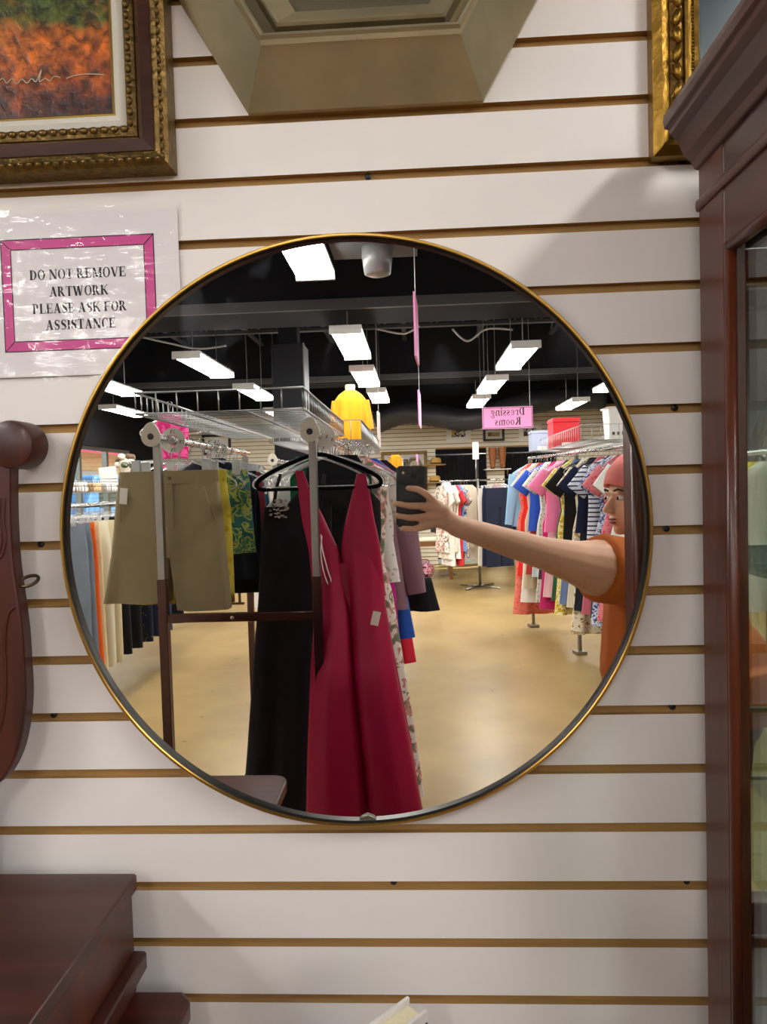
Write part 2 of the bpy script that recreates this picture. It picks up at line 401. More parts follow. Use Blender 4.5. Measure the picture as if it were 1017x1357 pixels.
# --- far wall: cream slat wall with two dressing-room openings
CREAM = plain('cream_slat', '#e2dac8', .5)
yb = YB
o1 = (Mp(577, 592, 13.5), Mp(645, 592, 13.5)); o2 = (Mp(668, 590, 13.5), Mp(738, 590, 13.5))
DT = 2.2; WT = 2.95
b = B()
segs = [(XL, o1[0].x), (o1[1].x, o2[0].x), (o2[1].x, XR)]
for x0, x1 in segs: b.box((x0, yb-.12, 0), (x1, yb-.012, WT))
b.box((XL, yb-.12, DT), (XR, yb-.0125, WT))
wb = struct(obj('wall_back', b, MDF))
b = B(); z = .01
while z < WT-.05:
    for x0, x1 in (segs if z+PIT < DT+.02 else [(XL, XR)]): b.box((x0, yb-.0125, z+.008), (x1, yb, z+PIT-.008))
    z += PIT
o = obj('slat_boards', b, CREAM, wb); o['kind'] = 'stuff'
b = B(); b.box((XL, yb-.2, WT), (XR, yb-.01, ZC)); struct(obj('wall_upper_back', b, MATTE))
b = B(); b.box((XL, yb-1.6, 0), (XR, yb-1.5, WT)); struct(obj('wall_dressing_room', b, plain('dark_fitting_room', '#1d1c20', .9)))
for i, (a, c) in enumerate((o1, o2)):
    t = thing('curtain', ['black curtain drawn in the dressing room opening beside the hats', 'black curtain drawn in the dressing room opening behind the boxes'][i], 'curtain', ((a.x+c.x)/2, yb-.3, 0.08))
    wd = abs(c.x-a.x)/2+.1; b = B(); n = 40; vs = []
    for j in range(n+1):
        x = -wd+2*wd*j/n*.8; vs += [(x, .04*math.sin(j*1.7), 0), (x, .03*math.sin(j*1.7), 2.0)]
    b.add(vs, [(2*j, 2*j+2, 2*j+3, 2*j+1) for j in range(n)]); obj('cloth', b, fabric('black_curtain', 'plain', ['#141318']), t, True)
    b = B(); b.tube([(-wd, 0, 2.02), (wd, 0, 2.02)], .014); obj('curtain_rod', b, STEEL, t, True)

# --- left wall with the shop window
wy0, wy1 = MY_of(12.3), MY_of(7.6); wz0, wz1 = .55, 2.28
b = B(); b.box((XL-.15, YB-.1, 0), (XL, wy0, ZC)); b.box((XL-.15, wy1, 0), (XL, .2, ZC)); b.box((XL-.15, wy0, wz1), (XL, wy1, ZC)); b.box((XL-.15, wy0, 0), (XL, wy1, wz0))
struct(obj('wall_left', b, MATTE))
win = struct(link(bpy.data.objects.new('window_1', None))); win.location = (XL, wy0, wz0)
L_ = wy1-wy0; Hh = wz1-wz0
b = B()
for a in (0, L_-.06): b.box((-.1, a, 0), (-.02, a+.06, Hh))
b.box((-.1, 0, 0), (-.02, L_, .06)); b.box((-.1, 0, Hh-.06), (-.02, L_, Hh)); obj('window_frame', b, STEEL, win, bevel=.004)
nm = 5
for i in range(1, nm):
    b = B(); b.box((-.1, -.035, .06), (-.02, .035, Hh-.06)); obj('mullion', b, STEEL, win, loc=(0, L_*i/nm, 0))
for i in range(nm):
    b = B(); b.box((-.064, .03, .06), (-.058, L_/nm-.03, Hh-.06)); obj('pane', b, GLASS, win, loc=(0, L_*i/nm, 0))
b = B(); b.box((XR, YB-.1, 0), (XR+.15, .2, ZC)); struct(obj('wall_right', b, plain('right_wall_paint', '#3a3a3c', .8)))

# --- outside the window
b = B(); b.box((-40, -60, -.12), (XL-.15, 14, -.02)); struct(obj('ground_outside', b, plain('asphalt', '#b8b0a4', .9, var=.1)))
t = thing('building', 'cream shop building across the lot seen through the window', 'building', (-9.5, -20, 0))
b = B(); b.box((-3, -14, 0), (0, 14, 4.6)); obj('wall', b, plain('cream_stucco', '#e8d7a4', .9, var=.06), t)
for i in range(6):
    b = B(); b.box((-.02, -.5, .9), (.04, .5, 2.2)); obj('shop_window', b, plain('far_window', '#c3c8c6', .4), t, loc=(0, -8+2.9*i, 0))
b = B(); b.prism([(.02, 3.6), (.02, 2.9), (1.2, 2.6), (1.2, 2.8)], -14, 14, 'XZ'); b.v = [(v[0], v[1], v[2]) for v in b.v]
obj('awning', b, plain('red_awning', '#d2324a', .8), t)
t = thing('parked_van', 'blue van parked outside the shop window', 'van', (-7.4, -14.6, -.02))
b = B(); b.prism([(-2.2,.35),(2.2,.35),(2.25,1.0),(1.7,1.2),(1.2,1.95),(-2.1,1.95),(-2.25,1.2)], -.85, .85, 'YZ'); obj('body', b, plain('blue_car_paint', '#4f93cf', .3, coat=.5), t, bevel=.08, seg=3)
for s in (-1.4, 1.4):
    b = B(); b.lathe([(.2,-.9),(.34,-.88),(.34,.88),(.2,.9)], axis='X', n=20); obj('wheel', b, BLACK, t, True, loc=(0, s, .34))
b = B(); b.box((-.86, -1.9, 1.25), (.86, 1.15, 1.75)); obj('side_window', b, plain('van_glass', '#202a30', .1), t, bevel=.03)

# --- overhead: black soffits, joists, duct, column
b = B(); p = Mp(470, 404, 5.7); b.box((XL, MY_of(6.4), p.z), (XR, MY_of(5.7), ZC)); struct(obj('trim_1', b, SOFF))
b = B(); b.box((XL, MY_of(5.72), p.z-.03), (XR, MY_of(5.68), p.z+.05)); struct(obj('trim_2', b, GREYP))
b = B(); q = Mp(470, 503, 10.6); b.box((XL, MY_of(11.4), q.z), (XR, MY_of(10.6), ZC)); struct(obj('trim_3', b, SOFF))
b = B(); b.box((XL, MY_of(10.62), q.z-.02), (XR, MY_of(10.57), q.z+.06)); struct(obj('trim_4', b, GREYP))
JO = plain('joist_paint', '#2b2b2e', .6)
for i in range(9):                                     # open-web joists running away from the mirror wall
    x = -4.4+i*1.07; jo = struct(link(bpy.data.objects.new('ceiling_joist', None))); jo.location = (x, -5, ZC-.42)
    b = B(); b.box((-.03, -7.4, 0), (.03, -.5, .03)); b.box((-.03, -7.4, .36), (.03, -.5, .4)); obj('chord', b, JO, jo)
    b = B(); pts = []
    for k in range(29): pts.append((0, -.5-k*.245, .02 if k % 2 else .37))
    b.tube(pts, .012, 5); obj('web', b, JO, jo)
b = B()                                                # girder truss across
g0 = Mp(470, 437, 8.3)
for dz in (0, .16): b.box((XL, g0.y-.04, g0.z+dz), (XR, g0.y+.04, g0.z+dz+.035))
gt = obj('girder', b, JO); struct(gt)
b = B(); pts = [(XL+.15*k, g0.y, g0.z+(.02 if k % 2 else .17)) for k in range(64)]; b.tube(pts, .012, 5); obj('girder_web', b, GREYP, gt)
# column
p = Mp(380, 455, 6.9); wcol = 42/940*6.9/2
t = struct(link(bpy.data.objects.new('column', None))); t.location = (p.x, p.y-wcol, 0)
b = B(); b.box((-wcol, -wcol, 0), (wcol, wcol, p.z)); obj('column_casing', b, SOFF, t, bevel=.006)
b = B(); b.box((-wcol*.6, -wcol*.6, p.z-.01), (wcol*.6, wcol*.6, ZC)); obj('steel_post', b, MATTE, t)
b = B(); b.box((wcol, wcol-.05, .02), (wcol+.012, wcol+.004, p.z)); b.box((wcol+.002, -wcol, .02), (wcol+.008, wcol, p.z-.01)); obj('corner_guard', b, GREYP, t)
# flexible duct near the far wall
pts = [Mp(500,560,12.6), Mp(535,548,12.5), Mp(575,551,12.3), Mp(612,556,12.2), Mp(645,551,12.2), Mp(680,540,12.3), Mp(730,530,12.4), Mp(800,528,12.5)]
cp = cr(pts, 8); b = B(); b.tube(cp, [.19+.008*(i % 2) for i in range(len(cp))], 14)
tag(obj('flexible_duct', b, plain('duct_black', '#2c2c30', .45), None, True), 'sagging black flexible air duct below the ceiling by the far wall', 'duct')
# round ceiling fitting over the aisle
p = Mp(500, 340, 4.6); t = thing('ceiling_speaker', 'grey round ceiling fitting on a square plate near the mirror wall', 'speaker', (p.x, p.y, p.z))
b = B(); b.lathe([(.06,-.12),(.085,-.11),(.10,0),(.10,.06)], n=24); obj('drum', b, plain('grey_enamel', '#6e6c6a', .35), t, True)
b = B(); b.box((-.3, -.22, .06), (.26, .25, .09)); obj('plate', b, GREYP, t)
for s in (-.2, .18):
    b = B(); b.tube([(s, 0, .09), (s, 0, ZC-p.z)], .008); obj('hanging_rod', b, JO, t)
# loose cables
for i, pl in enumerate(([(190,447),(225,455),(262,462),(300,458)], [(500,436),(535,442),(556,432)], [(600,436),(620,452),(645,436),(680,437)])):
    b = B(); b.tube(cr([Mp(x, y, 8.0) for x, y in pl], 6), .012, 6)
    tag(obj('ceiling_cable', b, plain('cable_grey', '#a5a5a3', .5), None, True), ['slack grey cable under the joists behind the black column', 'slack grey cable beside the pink hanging sign under the joists', 'double-looped grey cable under the joists by the dark soffit'][i], 'cable')

# ------------------------------------------------------------------ fluorescent lamps
DIFF = emit('diffuser', '#fffdf8', LAMP)
FIXW = plain('fixture_white', '#e9e9e6', .4)
def lamp_proto():
    t = thing('ceiling_light', '', 'ceiling light', (0,0,0), 0, 'white wraparound fluorescent lights over the aisles')
    b = B(); b.prism([(-.125,.0),(-.12,-.03),(-.10,-.045),(.10,-.045),(.12,-.03),(.125,.0)], -.585, .585, 'XZ'); obj('diffuser', b, DIFF, t)
    b = B(); b.box((-.13,-.61,0),(.13,.61,.02)); obj('housing', b, FIXW, t, bevel=.004)
    for s in (-1, 1):
        b = B(); y = .585 if s > 0 else -.61
        b.box((-.13, y, -.048), (.13, y+.025, .005)); obj('end_cap', b, FIXW, t)
    for s in (-.4, .4):
        b = B(); b.tube([(0, s, .02), (0, s, 1.15)], .005, 5); obj('hanging_chain', b, STEEL, t)
    return t
def lamp_at(x, D, z, label):
    global LP0
    loc = (x, MY_of(D), z)
    if LP0 is None: LP0 = lamp_proto(); LP0.location = loc; LP0['label'] = label; return LP0
    return dup(LP0, loc, 0, label)
LP0 = None
def lamp_px(px, py, D, label): q = Mp(px, py, D); return lamp_at(q.x, D, q.z+.06, label)
lamp_px(399, 335, 4.15, 'bright white fluorescent light hung lowest before the first soffit')
lamp_px(467, 463, 5.95+.35, 'white fluorescent light just past the first black soffit, mid aisle row')
lamp_px(485, 505, 8.0, 'white fluorescent light second past the soffit, mid aisle row')
lamp_px(502, 529, 9.9, 'white fluorescent light third past the soffit, mid aisle row')
lamp_px(685, 479, 6.9, 'white fluorescent light just past the soffit over the dress row')
lamp_px(652, 515, 8.8, 'white fluorescent light above the pink dressing rooms sign')
lamp_px(634, 536, 10.7, 'white fluorescent light nearest the sagging black duct')
lamp_px(273, 491, 7.0, 'white fluorescent light beside the black column')
lamp_px(338, 525, 9.0, 'white fluorescent light behind the black column')
lamp_px(146, 518, 7.7, 'white fluorescent light over the trouser rack by the window')
lamp_px(166, 549, 10.4, 'white fluorescent light over the window displays')
for x, D, z in ((1.35, 2.45, 2.95), (2.9, 4.4, 2.72), (2.45, 6.9, 2.72), (2.45, 8.8, 2.72), (-2.2, 2.5, 2.95), (-3.7, 3.6, 2.8), (-2.42, 5.0, 2.72), (3.7, 6.0, 2.72), (3.7, 9.5, 2.72), (2.4, 11.0, 2.72), (-2.1, 11.0, 2.72)):  # some are unseen, added for wall brightness and the notice's glare
    lamp_at(x, D, z, 'white fluorescent light over the racks beyond the mirror wall')

# ================================================================== THINGS ON AND AGAINST THE NEAR WALL
# --- round mirror
pl, pr = Wp(80, 672, -.02), Wp(864, 668, -.02); pt, pb = Wp(478, 309, -.02), Wp(488, 1094, -.02)
mc = Vector(((pl.x+pr.x)/2, 0, (pt.z+pb.z)/2)); mr_ = ((pr.x-pl.x)+(pt.z-pb.z))/4
t = thing('round_mirror', 'large round wall mirror with thin gold rim on the white slat wall', 'mirror', (mc.x, 0, mc.z))
N = 160
def ringmesh(prof, n=N):
    b = B(); k = len(prof); vs = []
    for j in range(n):
        a = 2*PI*j/n
        for r, y in prof: vs.append((r*math.cos(a), y, r*math.sin(a)))
    b.add(vs, [(j*k+i, j*k+(i+1) % k, ((j+1) % n)*k+(i+1) % k, ((j+1) % n)*k+i) for j in range(n) for i in range(k)]); return b
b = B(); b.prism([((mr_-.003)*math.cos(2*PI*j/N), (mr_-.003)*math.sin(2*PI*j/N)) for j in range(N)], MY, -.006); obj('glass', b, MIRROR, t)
obj('rim', ringmesh([(mr_, -.001), (mr_, -.0245), (mr_-.0012, -.026), (mr_-.0035, -.026), (mr_-.0042, -.0245), (mr_-.0042, -.001)]), GOLD, t, 'auto')
obj('rim_inside', ringmesh([(mr_-.0042, -.0235), (mr_-.0068, -.0215), (mr_-.0068, -.015), (mr_-.0042, -.015)]), DARKM, t, 'auto', label='dark inside of the gold rim with its reflection put into the colour')  # dark line of the rim's inside and its reflection, put into the colour
p = Wp(488, 1085, MY)-t.location
b = B(); b.prism([(-.017,-.006),(-.008,.004),(0,.007),(.008,.004),(.017,-.006)], MY-.0035, MY-.0003); b.v = [(v[0]+p.x, v[1], v[2]+p.z) for v in b.v]
obj('clip', b, STEEL, t, bevel=.001, label='small chrome mirror clip')

# --- laminated notice
def lam_mat():
    m, nt, b = new_mat('laminate_film'); nt.nodes.remove(b); o = nt.nodes['Material Output']; L = nt.links.new
    tr = nt.nodes.new('ShaderNodeBsdfTransparent'); g = nt.nodes.new('ShaderNodeBsdfGlossy'); g.inputs['Roughness'].default_value = .12
    tc = nt.nodes.new('ShaderNodeTexCoord'); mp = nt.nodes.new('ShaderNodeMapping'); mp.inputs['Scale'].default_value = (14, 1, 34)
    n = nt.nodes.new('ShaderNodeTexNoise'); n.inputs['Scale'].default_value = 1; n.inputs['Detail'].default_value = 3
    bp = nt.nodes.new('ShaderNodeBump'); bp.inputs['Strength'].default_value = .7; bp.inputs['Distance'].default_value = .006
    f = nt.nodes.new('ShaderNodeFresnel'); f.inputs['IOR'].default_value = 1.5; mx = nt.nodes.new('ShaderNodeMixShader')
    L(tc.outputs['Object'], mp.inputs[0]); L(mp.outputs[0], n.inputs['Vector']); L(n.outputs['Fac'], bp.inputs['Height']); L(bp.outputs[0], g.inputs['Normal'])
    L(f.outputs[0], mx.inputs[0]); L(tr.outputs[0], mx.inputs[1]); L(g.outputs[0], mx.inputs[2]); L(mx.outputs[0], o.inputs[0]); return m
c0 = Wp(-46, 288, -.003); c1 = Wp(241, 268, -.003); c2 = Wp(236, 505, -.003)
xr = c1.x; zt = c1.z; ang = .004
zb = Wp(120, 503, -.003).z; xl = c0.x
t = thing('notice', 'laminated notice with magenta border asking not to remove artwork', 'sign', ((xl+xr)/2, -.0035, zb))
hw = (xr-xl)/2; hh = zt-zb
b = B(); b.box((-hw+.006, -.0006, .006), (hw-.006, .0, hh-.006)); obj('paper', b, PAPERW, t)
MAG = plain('magenta_print', '#cf3f8e', .5)
q0 = Wp(2, 322, -.0035)-t.location; q1 = Wp(204, 308, -.0035)-t.location; q2 = Wp(208, 456, -.0035)-t.location; q3 = Wp(8, 470, -.0035)-t.location
X0, X1, Z1, Z0_ = (q0.x+q3.x)/2, (q1.x+q2.x)/2, (q0.z+q1.z)/2, (q2.z+q3.z)/2
bw = .0125
def framequad(x0, x1, z0, z1, wd, y):
    b = B(); o_ = [(x0,z0),(x1,z0),(x1,z1),(x0,z1)]; i_ = [(x0+wd,z0+wd),(x1-wd,z0+wd),(x1-wd,z1-wd),(x0+wd,z1-wd)]
    return [B().add([(o_[k][0],y,o_[k][1]),(o_[(k+1)%4][0],y,o_[(k+1)%4][1]),(i_[(k+1)%4][0],y,i_[(k+1)%4][1]),(i_[k][0],y,i_[k][1])],[(0,1,2,3)]) for k in range(4)]
for q in framequad(X0, X1, Z0_, Z1, bw, -.0009): obj('border', q, MAG, t)
for x0, x1, z0, z1, wd in ((X0-.0009, X1+.0009, Z0_-.0009, Z1+.0009, .0013), (X0+bw-.0005, X1-bw+.0005, Z0_+bw-.0005, Z1-bw+.0005, .0011)):
    b = B()
    for q in framequad(x0, x1, z0, z1, wd, -.0011): b.add(q.v, q.f)
    obj('border_line', b, INK, t)
for cx, cz, sx, sz in ((X0,Z0_,1,1),(X1,Z0_,-1,1),(X1,Z1,-1,-1),(X0,Z1,1,-1)):
    b = B(); b.add([(cx, -.0012, cz+.0008*sz), (cx+.0008*sx, -.0012, cz), (cx+sx*bw, -.0012, cz+sz*(bw-.0008)), (cx+sx*(bw-.0008), -.0012, cz+sz*bw)], [(0,1,2,3)]); obj('mitre_line', b, INK, t)
for txt, xa, xb, y in (('DO NOT REMOVE', 38, 170, 363), ('ARTWORK', 65, 146, 386), ('PLEASE ASK FOR', 42, 171, 408), ('ASSISTANCE', 60, 156, 430)):
    pa = Wp(xa, y+3, -.0035); pb_ = Wp(xb, y-4, -.0035); cen = (pa+pb_)/2-t.location
    o = obj('lettering', lettering(txt, .0125, (pb_.x-pa.x)*.97), INK, t, loc=(cen.x, -.0012, cen.z-.0062))
b = B(); n = 26; vs = []
for i in range(n+1):
    for j in range(19):
        x = -hw+2*hw*i/n; z = hh*j/18; vs.append((x, -.0018-.0006*math.sin(i*.9+j*.5)-.0004*math.sin(j*1.7), z))
b.add(vs, [(i*19+j, (i+1)*19+j, (i+1)*19+j+1, i*19+j+1) for i in range(n) for j in range(18)]); obj('film', b, lam_mat(), t, True)

# --- painting with dark wood and gold frame
def rect_frame(name, x0, z0, x1, z1, bands, parent, y_of):
    """bands: list of (part name, width, front y at outer edge, front y at inner edge, material)"""
    ins = 0
    for nm, wd, ya, ybn, mt in bands:
        o_ = [(x0+ins,z0+ins),(x1-ins,z0+ins),(x1-ins,z1-ins),(x0+ins,z1-ins)]; ins += wd
        i_ = [(x0+ins,z0+ins),(x1-ins,z0+ins),(x1-ins,z1-ins),(x0+ins,z1-ins)]
        b = B()
        for k in range(4):
            a, c, d, e = o_[k], o_[(k+1)%4], i_[(k+1)%4], i_[k]; ym = min(ya, ybn)-.15*wd
            mid = lambda p, q: ((p[0]+q[0])/2, (p[1]+q[1])/2)
            m1, m2 = mid(a, e), mid(c, d)
            b.add([(a[0],0,a[1]),(c[0],0,c[1]),(c[0],ya,c[1]),(a[0],ya,a[1]),(m1[0],ym,m1[1]),(m2[0],ym,m2[1]),(d[0],ybn,d[1]),(e[0],ybn,e[1]),(d[0],0,d[1]),(e[0],0,e[1])],
                  [(0,1,2,3),(3,2,5,4),(4,5,6,7),(7,6,8,9)])
        obj(nm, b, mt, parent)
    return ins
OG = plain('old_gilt', '#7a6034', .42, .8, bump=.35, bscale=120, var=.4, vscale=90)
OGB = plain('bright_gilt', '#94702c', .36, .9, bump=.2, bscale=60, var=.25, vscale=40)
OGD = plain('deep_gilt', '#6e4f20', .38, .85, bump=.3, bscale=90, var=.4, vscale=50)
def beads(parent, pts, r, mat, name):
    base = None
    for p, rz in pts:
        if base is None:
            b = B(); b.ell((0,0,0), r, 8, 4); o = base = obj(name, b, mat, parent, True)
        else: o = base.copy(); C.objects.link(o); o.parent = parent
        o.location = p; o.rotation_euler = (0, rz, 0)
c = Wp(225, 219, -.03); s = .848/940*1.03
x1, z0 = c.x, c.z; x0, z1 = x1-.62, z0+.52
t = thing('framed_painting', 'framed oil painting of orange autumn flowers in dark wood and gilt frame', 'painting', ((x0+x1)/2, -.001, z0))
lx, lz = (x1-x0)/2, z1-z0
ins = rect_frame('f', -lx, 0, lx, lz, [('outer_gilt_edge', .0165, -.030, -.034, OG), ('wood_moulding', .025, -.036, -.020, wood('walnut_frame', '#2f1813', '#4d2a20', .3, 'X')), ('inner_gilt_edge', .0145, -.022, -.018, OG), ('linen_liner', .0165, -.014, -.012, plain('linen', '#d9d4c6', .8)), ('fillet', .0045, -.012, -.010, plain('fillet_gilt', '#a88a45', .35, .8))], t, None)
pts = []; st = .0115
k = int((lz-.02)/st)
for i in range(k): pts.append(((lx-.0055, -.0375, .008+i*st), PI/2))
for i in range(int(2*lx/st)-1): pts.append(((lx-.012-i*st, -.0375, .0055), 0))
beads(t, [p for p in pts if p[0][0] > -.02 and p[0][2] < .3], (.0048, .003, .003), OG, 'gilt_bead')
pts = []
for i in range(int((lz-.1)/.013)): pts.append(((lx-ins+.0275, -.0245, ins-.02+i*.013), PI/2))
for i in range(int(2*(lx-ins)/.013)): pts.append(((lx-ins+.02-i*.013, -.0245, ins-.0275), 0))
beads(t, [p for p in pts if p[0][0] > -.02 and p[0][2] < .3], (.0058, .003, .0042), OG, 'gilt_leaf')
def canvas_mat():
    m, nt, b = new_mat('autumn_canvas'); L = nt.links.new; tc = nt.nodes.new('ShaderNodeTexCoord')
    n = nt.nodes.new('ShaderNodeTexNoise'); n.inputs['Scale'].default_value = 75; n.inputs['Detail'].default_value = 5; n.inputs['Distortion'].default_value = .3
    n2 = nt.nodes.new('ShaderNodeTexNoise'); n2.inputs['Scale'].default_value = 30; n2.inputs['Detail'].default_value = 6
    sx = nt.nodes.new('ShaderNodeSeparateXYZ'); ad = nt.nodes.new('ShaderNodeMath'); ad.operation = 'MULTIPLY_ADD'; ad.inputs[1].default_value = .11; 
    rp = nt.nodes.new('ShaderNodeValToRGB'); el = rp.color_ramp.elements
    for p, c in ((.03,'#2c1712'),(.07,'#54251a'),(.10,'#8a4418'),(.135,'#c46a1c'),(.165,'#a8601f'),(.19,'#4c5a24'),(.24,'#2f4a20')):
        e = el.new(p); e.color = srgb(c)
    el.remove(el[0]); el.remove(el[-1])
    r2 = nt.nodes.new('ShaderNodeValToRGB'); r2.color_ramp.elements[0].color = (.25,.2,.2,1); r2.color_ramp.elements[1].color = (1.7,1.5,1.3,1); r2.color_ramp.elements[0].position = .38; r2.color_ramp.elements[1].position = .66
    mx = nt.nodes.new('ShaderNodeMix'); mx.data_type = 'RGBA'; mx.blend_type = 'MULTIPLY'; mx.inputs[0].default_value = .9
    L(tc.outputs['Object'], n.inputs['Vector']); L(tc.outputs['Object'], n2.inputs['Vector']); L(tc.outputs['Object'], sx.inputs[0]); L(n2.outputs['Fac'], ad.inputs[0]); L(sx.outputs[2], ad.inputs[2])
    L(ad.outputs[0], rp.inputs[0]); L(n.outputs['Fac'], r2.inputs[0]); L(rp.outputs[0], mx.inputs[6]); L(r2.outputs[0], mx.inputs[7]); L(mx.outputs[2], b.inputs['Base Color'])
    bp = nt.nodes.new('ShaderNodeBump'); bp.inputs['Strength'].default_value = .5; bp.inputs['Distance'].default_value = .004; L(n.outputs['Fac'], bp.inputs['Height']); L(bp.outputs[0], b.inputs['Normal'])
    b.inputs['Roughness'].default_value = .4; return m
b = B(); b.box((-lx+ins-.001, -.007, 0), (lx-ins+.001, -.001, lz-2*ins+.002)); obj('canvas', b, canvas_mat(), t, loc=(0, 0, ins-.001))
sg = [(-4,109),(4,104),(9,110),(16,104),(22,111),(29,105),(36,110),(42,104),(48,108),(55,92),(52,108),(60,104),(66,107),(72,101),(80,103)]
PG = plain('signature_paint', '#d8c9b4', .6)
for pl_ in (sg, [(88,104),(100,100),(118,98),(138,99)]):
    b = B(); b.tube(cr([Wp(x, y, -.009)-t.location for x, y in pl_], 4), .0007, 4); obj('signature_stroke', b, PG, t)

# --- hexagonal metal frame
pb1, pb2 = Wp(328, 147, -.012), Wp(641, 132, -.012); side = pb2.x-pb1.x; cx = (pb1.x+pb2.x)/2; zc = (pb1.z+pb2.z)/2+side*.866
AM = plain('antique_champagne_metal', '#c6ba9a', .42, .8, var=.2, vscale=9, bump=.08, bscale=30)
AMD = plain('antique_shaded_metal', '#7b7058', .34, .8, var=.25, vscale=12)  # shade and reflection of the bead put into the channel's darker colour
t = thing('hexagonal_wall_frame', 'hexagonal antique champagne metal wall frame with stepped rim', 'wall decor', (cx, -.001, zc))
def hexpt(r, k): a = R(60*k); return (r*math.cos(a), r*math.sin(a))
def hexring(prof, name, mt, per_side=True, bevel=0):
    for k in range(6):
        b = B(); n = len(prof); vs = []
        for r, y in prof: x, z = hexpt(r, k); vs.append((x, y, z))
        for r, y in prof: x, z = hexpt(r, k+1); vs.append((x, y, z))
        b.add(vs, [(i, i+1, n+i+1, n+i) for i in range(n-1)]); obj(name, b, mt, t)
hexring([(side, 0), (side, -.008), (side*.985, -.012), (side*.80, -.058)], 'outer_panel', AM)
hexring([(side*.80, -.058), (side*.795, -.066), (side*.785, -.070), (side*.772, -.069), (side*.762, -.063), (side*.758, -.050)], 'bead', AM)
hexring([(side*.758, -.050), (side*.745, -.02), (side*.69, -.02)], 'channel', AMD)
hexring([(side*.69, -.02), (side*.685, -.044), (side*.675, -.047), (side*.66, -.045), (side*.56, -.02), (side*.55, -.012)], 'inner_panel', AM)
b = B(); b.prism([hexpt(side*.56, k) for k in range(6)], -.013, -.001); obj('back_panel', b, plain('inner_metal_panel', '#a79c80', .25, .85), t)

# --- ornate gold frame
c = Wp(867, 207, -.02); x0, z0 = c.x, c.z; x1, z1 = x0+.5, z0+.42
t = thing('gilt_framed_print', 'ornate gold framed print with dark teal picture behind the cabinet crown', 'picture', ((x0+x1)/2, -.001, z0)); lx = (x1-x0)/2; lz = z1-z0
ins = rect_frame('f', -lx, 0, lx, lz, [('outer_gilt_edge', .018, -.018, -.024, OGB), ('carved_band', .0165, -.026, -.026, OGD), ('gilt_ridge', .0075, -.030, -.030, OGB), ('reeded_cove', .007, -.022, -.018, OGD), ('inner_gilt_lip', .0095, -.020, -.014, OGB)], t, None)
pts = [((-lx+.026, -.0305, .03+i*.021), 0.25*(-1)**i) for i in range(9)]
beads(t, pts, (.0058, .004, .011), OGB, 'carved_leaf')
pts = [((-lx+.0455, -.0235, .05+i*.004), 0) for i in range(44)]
beads(t, pts, (.0022, .0018, .0013), OGB, 'reed')
b = B(); b.box((-lx+ins-.001, -.010, ins-.001), (lx-ins+.001, -.001, lz-ins+.001)); obj('print', b, plain('teal_print', '#2b4148', .25, var=.2, vscale=14), t)

# --- display cabinet
YK = -.055; YF = -.285
e0 = Wp(931, 700, YK); XS = e0.x
zc_tip = Wp(879, 164, YK).z; x_tip = Wp(879, 164, YK).x; z_fr = Wp(928, 222, YK).z; z_bead = Wp(922, 274, YK).z; x_bead = Wp(922, 274, YK).x
XE = XS+1.0; zg = .86
t = thing('display_cabinet', 'tall mahogany display cabinet with glass side and stepped crown', 'cabinet', (XS, YK, 0))
ox = XS; oy = YK; DP = YF-YK; WDc = XE-XS
zp = lambda px, py: Wp(px, py, YK).z
ztop = zc_tip+.012; zglass1 = Wp(966, 318, YK-.08).z
# side: back stile, front stile, top rail, bottom rail
b = B(); b.box((0, -.066, zg), (.024, 0, z_fr+.01)); obj('side_stile', b, MAHOG, t, bevel=.002)
b = B(); b.box((0, DP, zg), (.024, DP+.035, z_fr+.01)); obj('side_stile', b, MAHOG, t, bevel=.002)
b = B(); b.box((0.001, DP+.035, zglass1), (.023, -.066, z_fr+.01)); obj('side_rail', b, MAHOGY, t, bevel=.002)
b = B(); b.box((0.001, DP+.035, zg), (.023, -.066, zg+.05)); obj('side_rail', b, MAHOGY, t, bevel=.002)
# beads round the glass
b = B(); b.tube([(.004, -.073, zg+.05), (.004, -.073, zglass1)], .0062, 10); obj('glazing_bead', b, MAHOG, t, True)
b = B(); b.tube([(.004, DP+.041, zg+.05), (.004, DP+.041, zglass1)], .0062, 10); obj('glazing_bead', b, MAHOG, t, True)
b = B(); b.tube([(.004, DP+.041, zglass1-.005), (.004, -.073, zglass1-.005)], .0062, 10); obj('glazing_bead', b, MAHOGY, t, True)
b = B(); b.box((.010, DP+.03, zg+.04), (.014, -.06, zglass1+.01)); obj('side_pane', b, GLASS, t)
# far side, back mirror, top, deck
b = B(); b.box((WDc-.024, DP, zg), (WDc, 0, z_fr+.01)); obj('side_panel', b, MAHOG, t)
b = B(); b.box((.026, -.010, zg+.002), (WDc-.026, -.004, z_fr)); obj('back_mirror', b, CLEANMIR, t, label='mirrored back panel')
b = B(); b.box((.002, DP+.002, z_fr+.01), (WDc-.002, -.001, zc_tip-.02)); obj('top', b, MAHOGX, t)
b = B(); b.box((.0005, DP-.0, zg-.03), (WDc, -.001, zg-.0005)); obj('deck', b, MAHOGX, t)
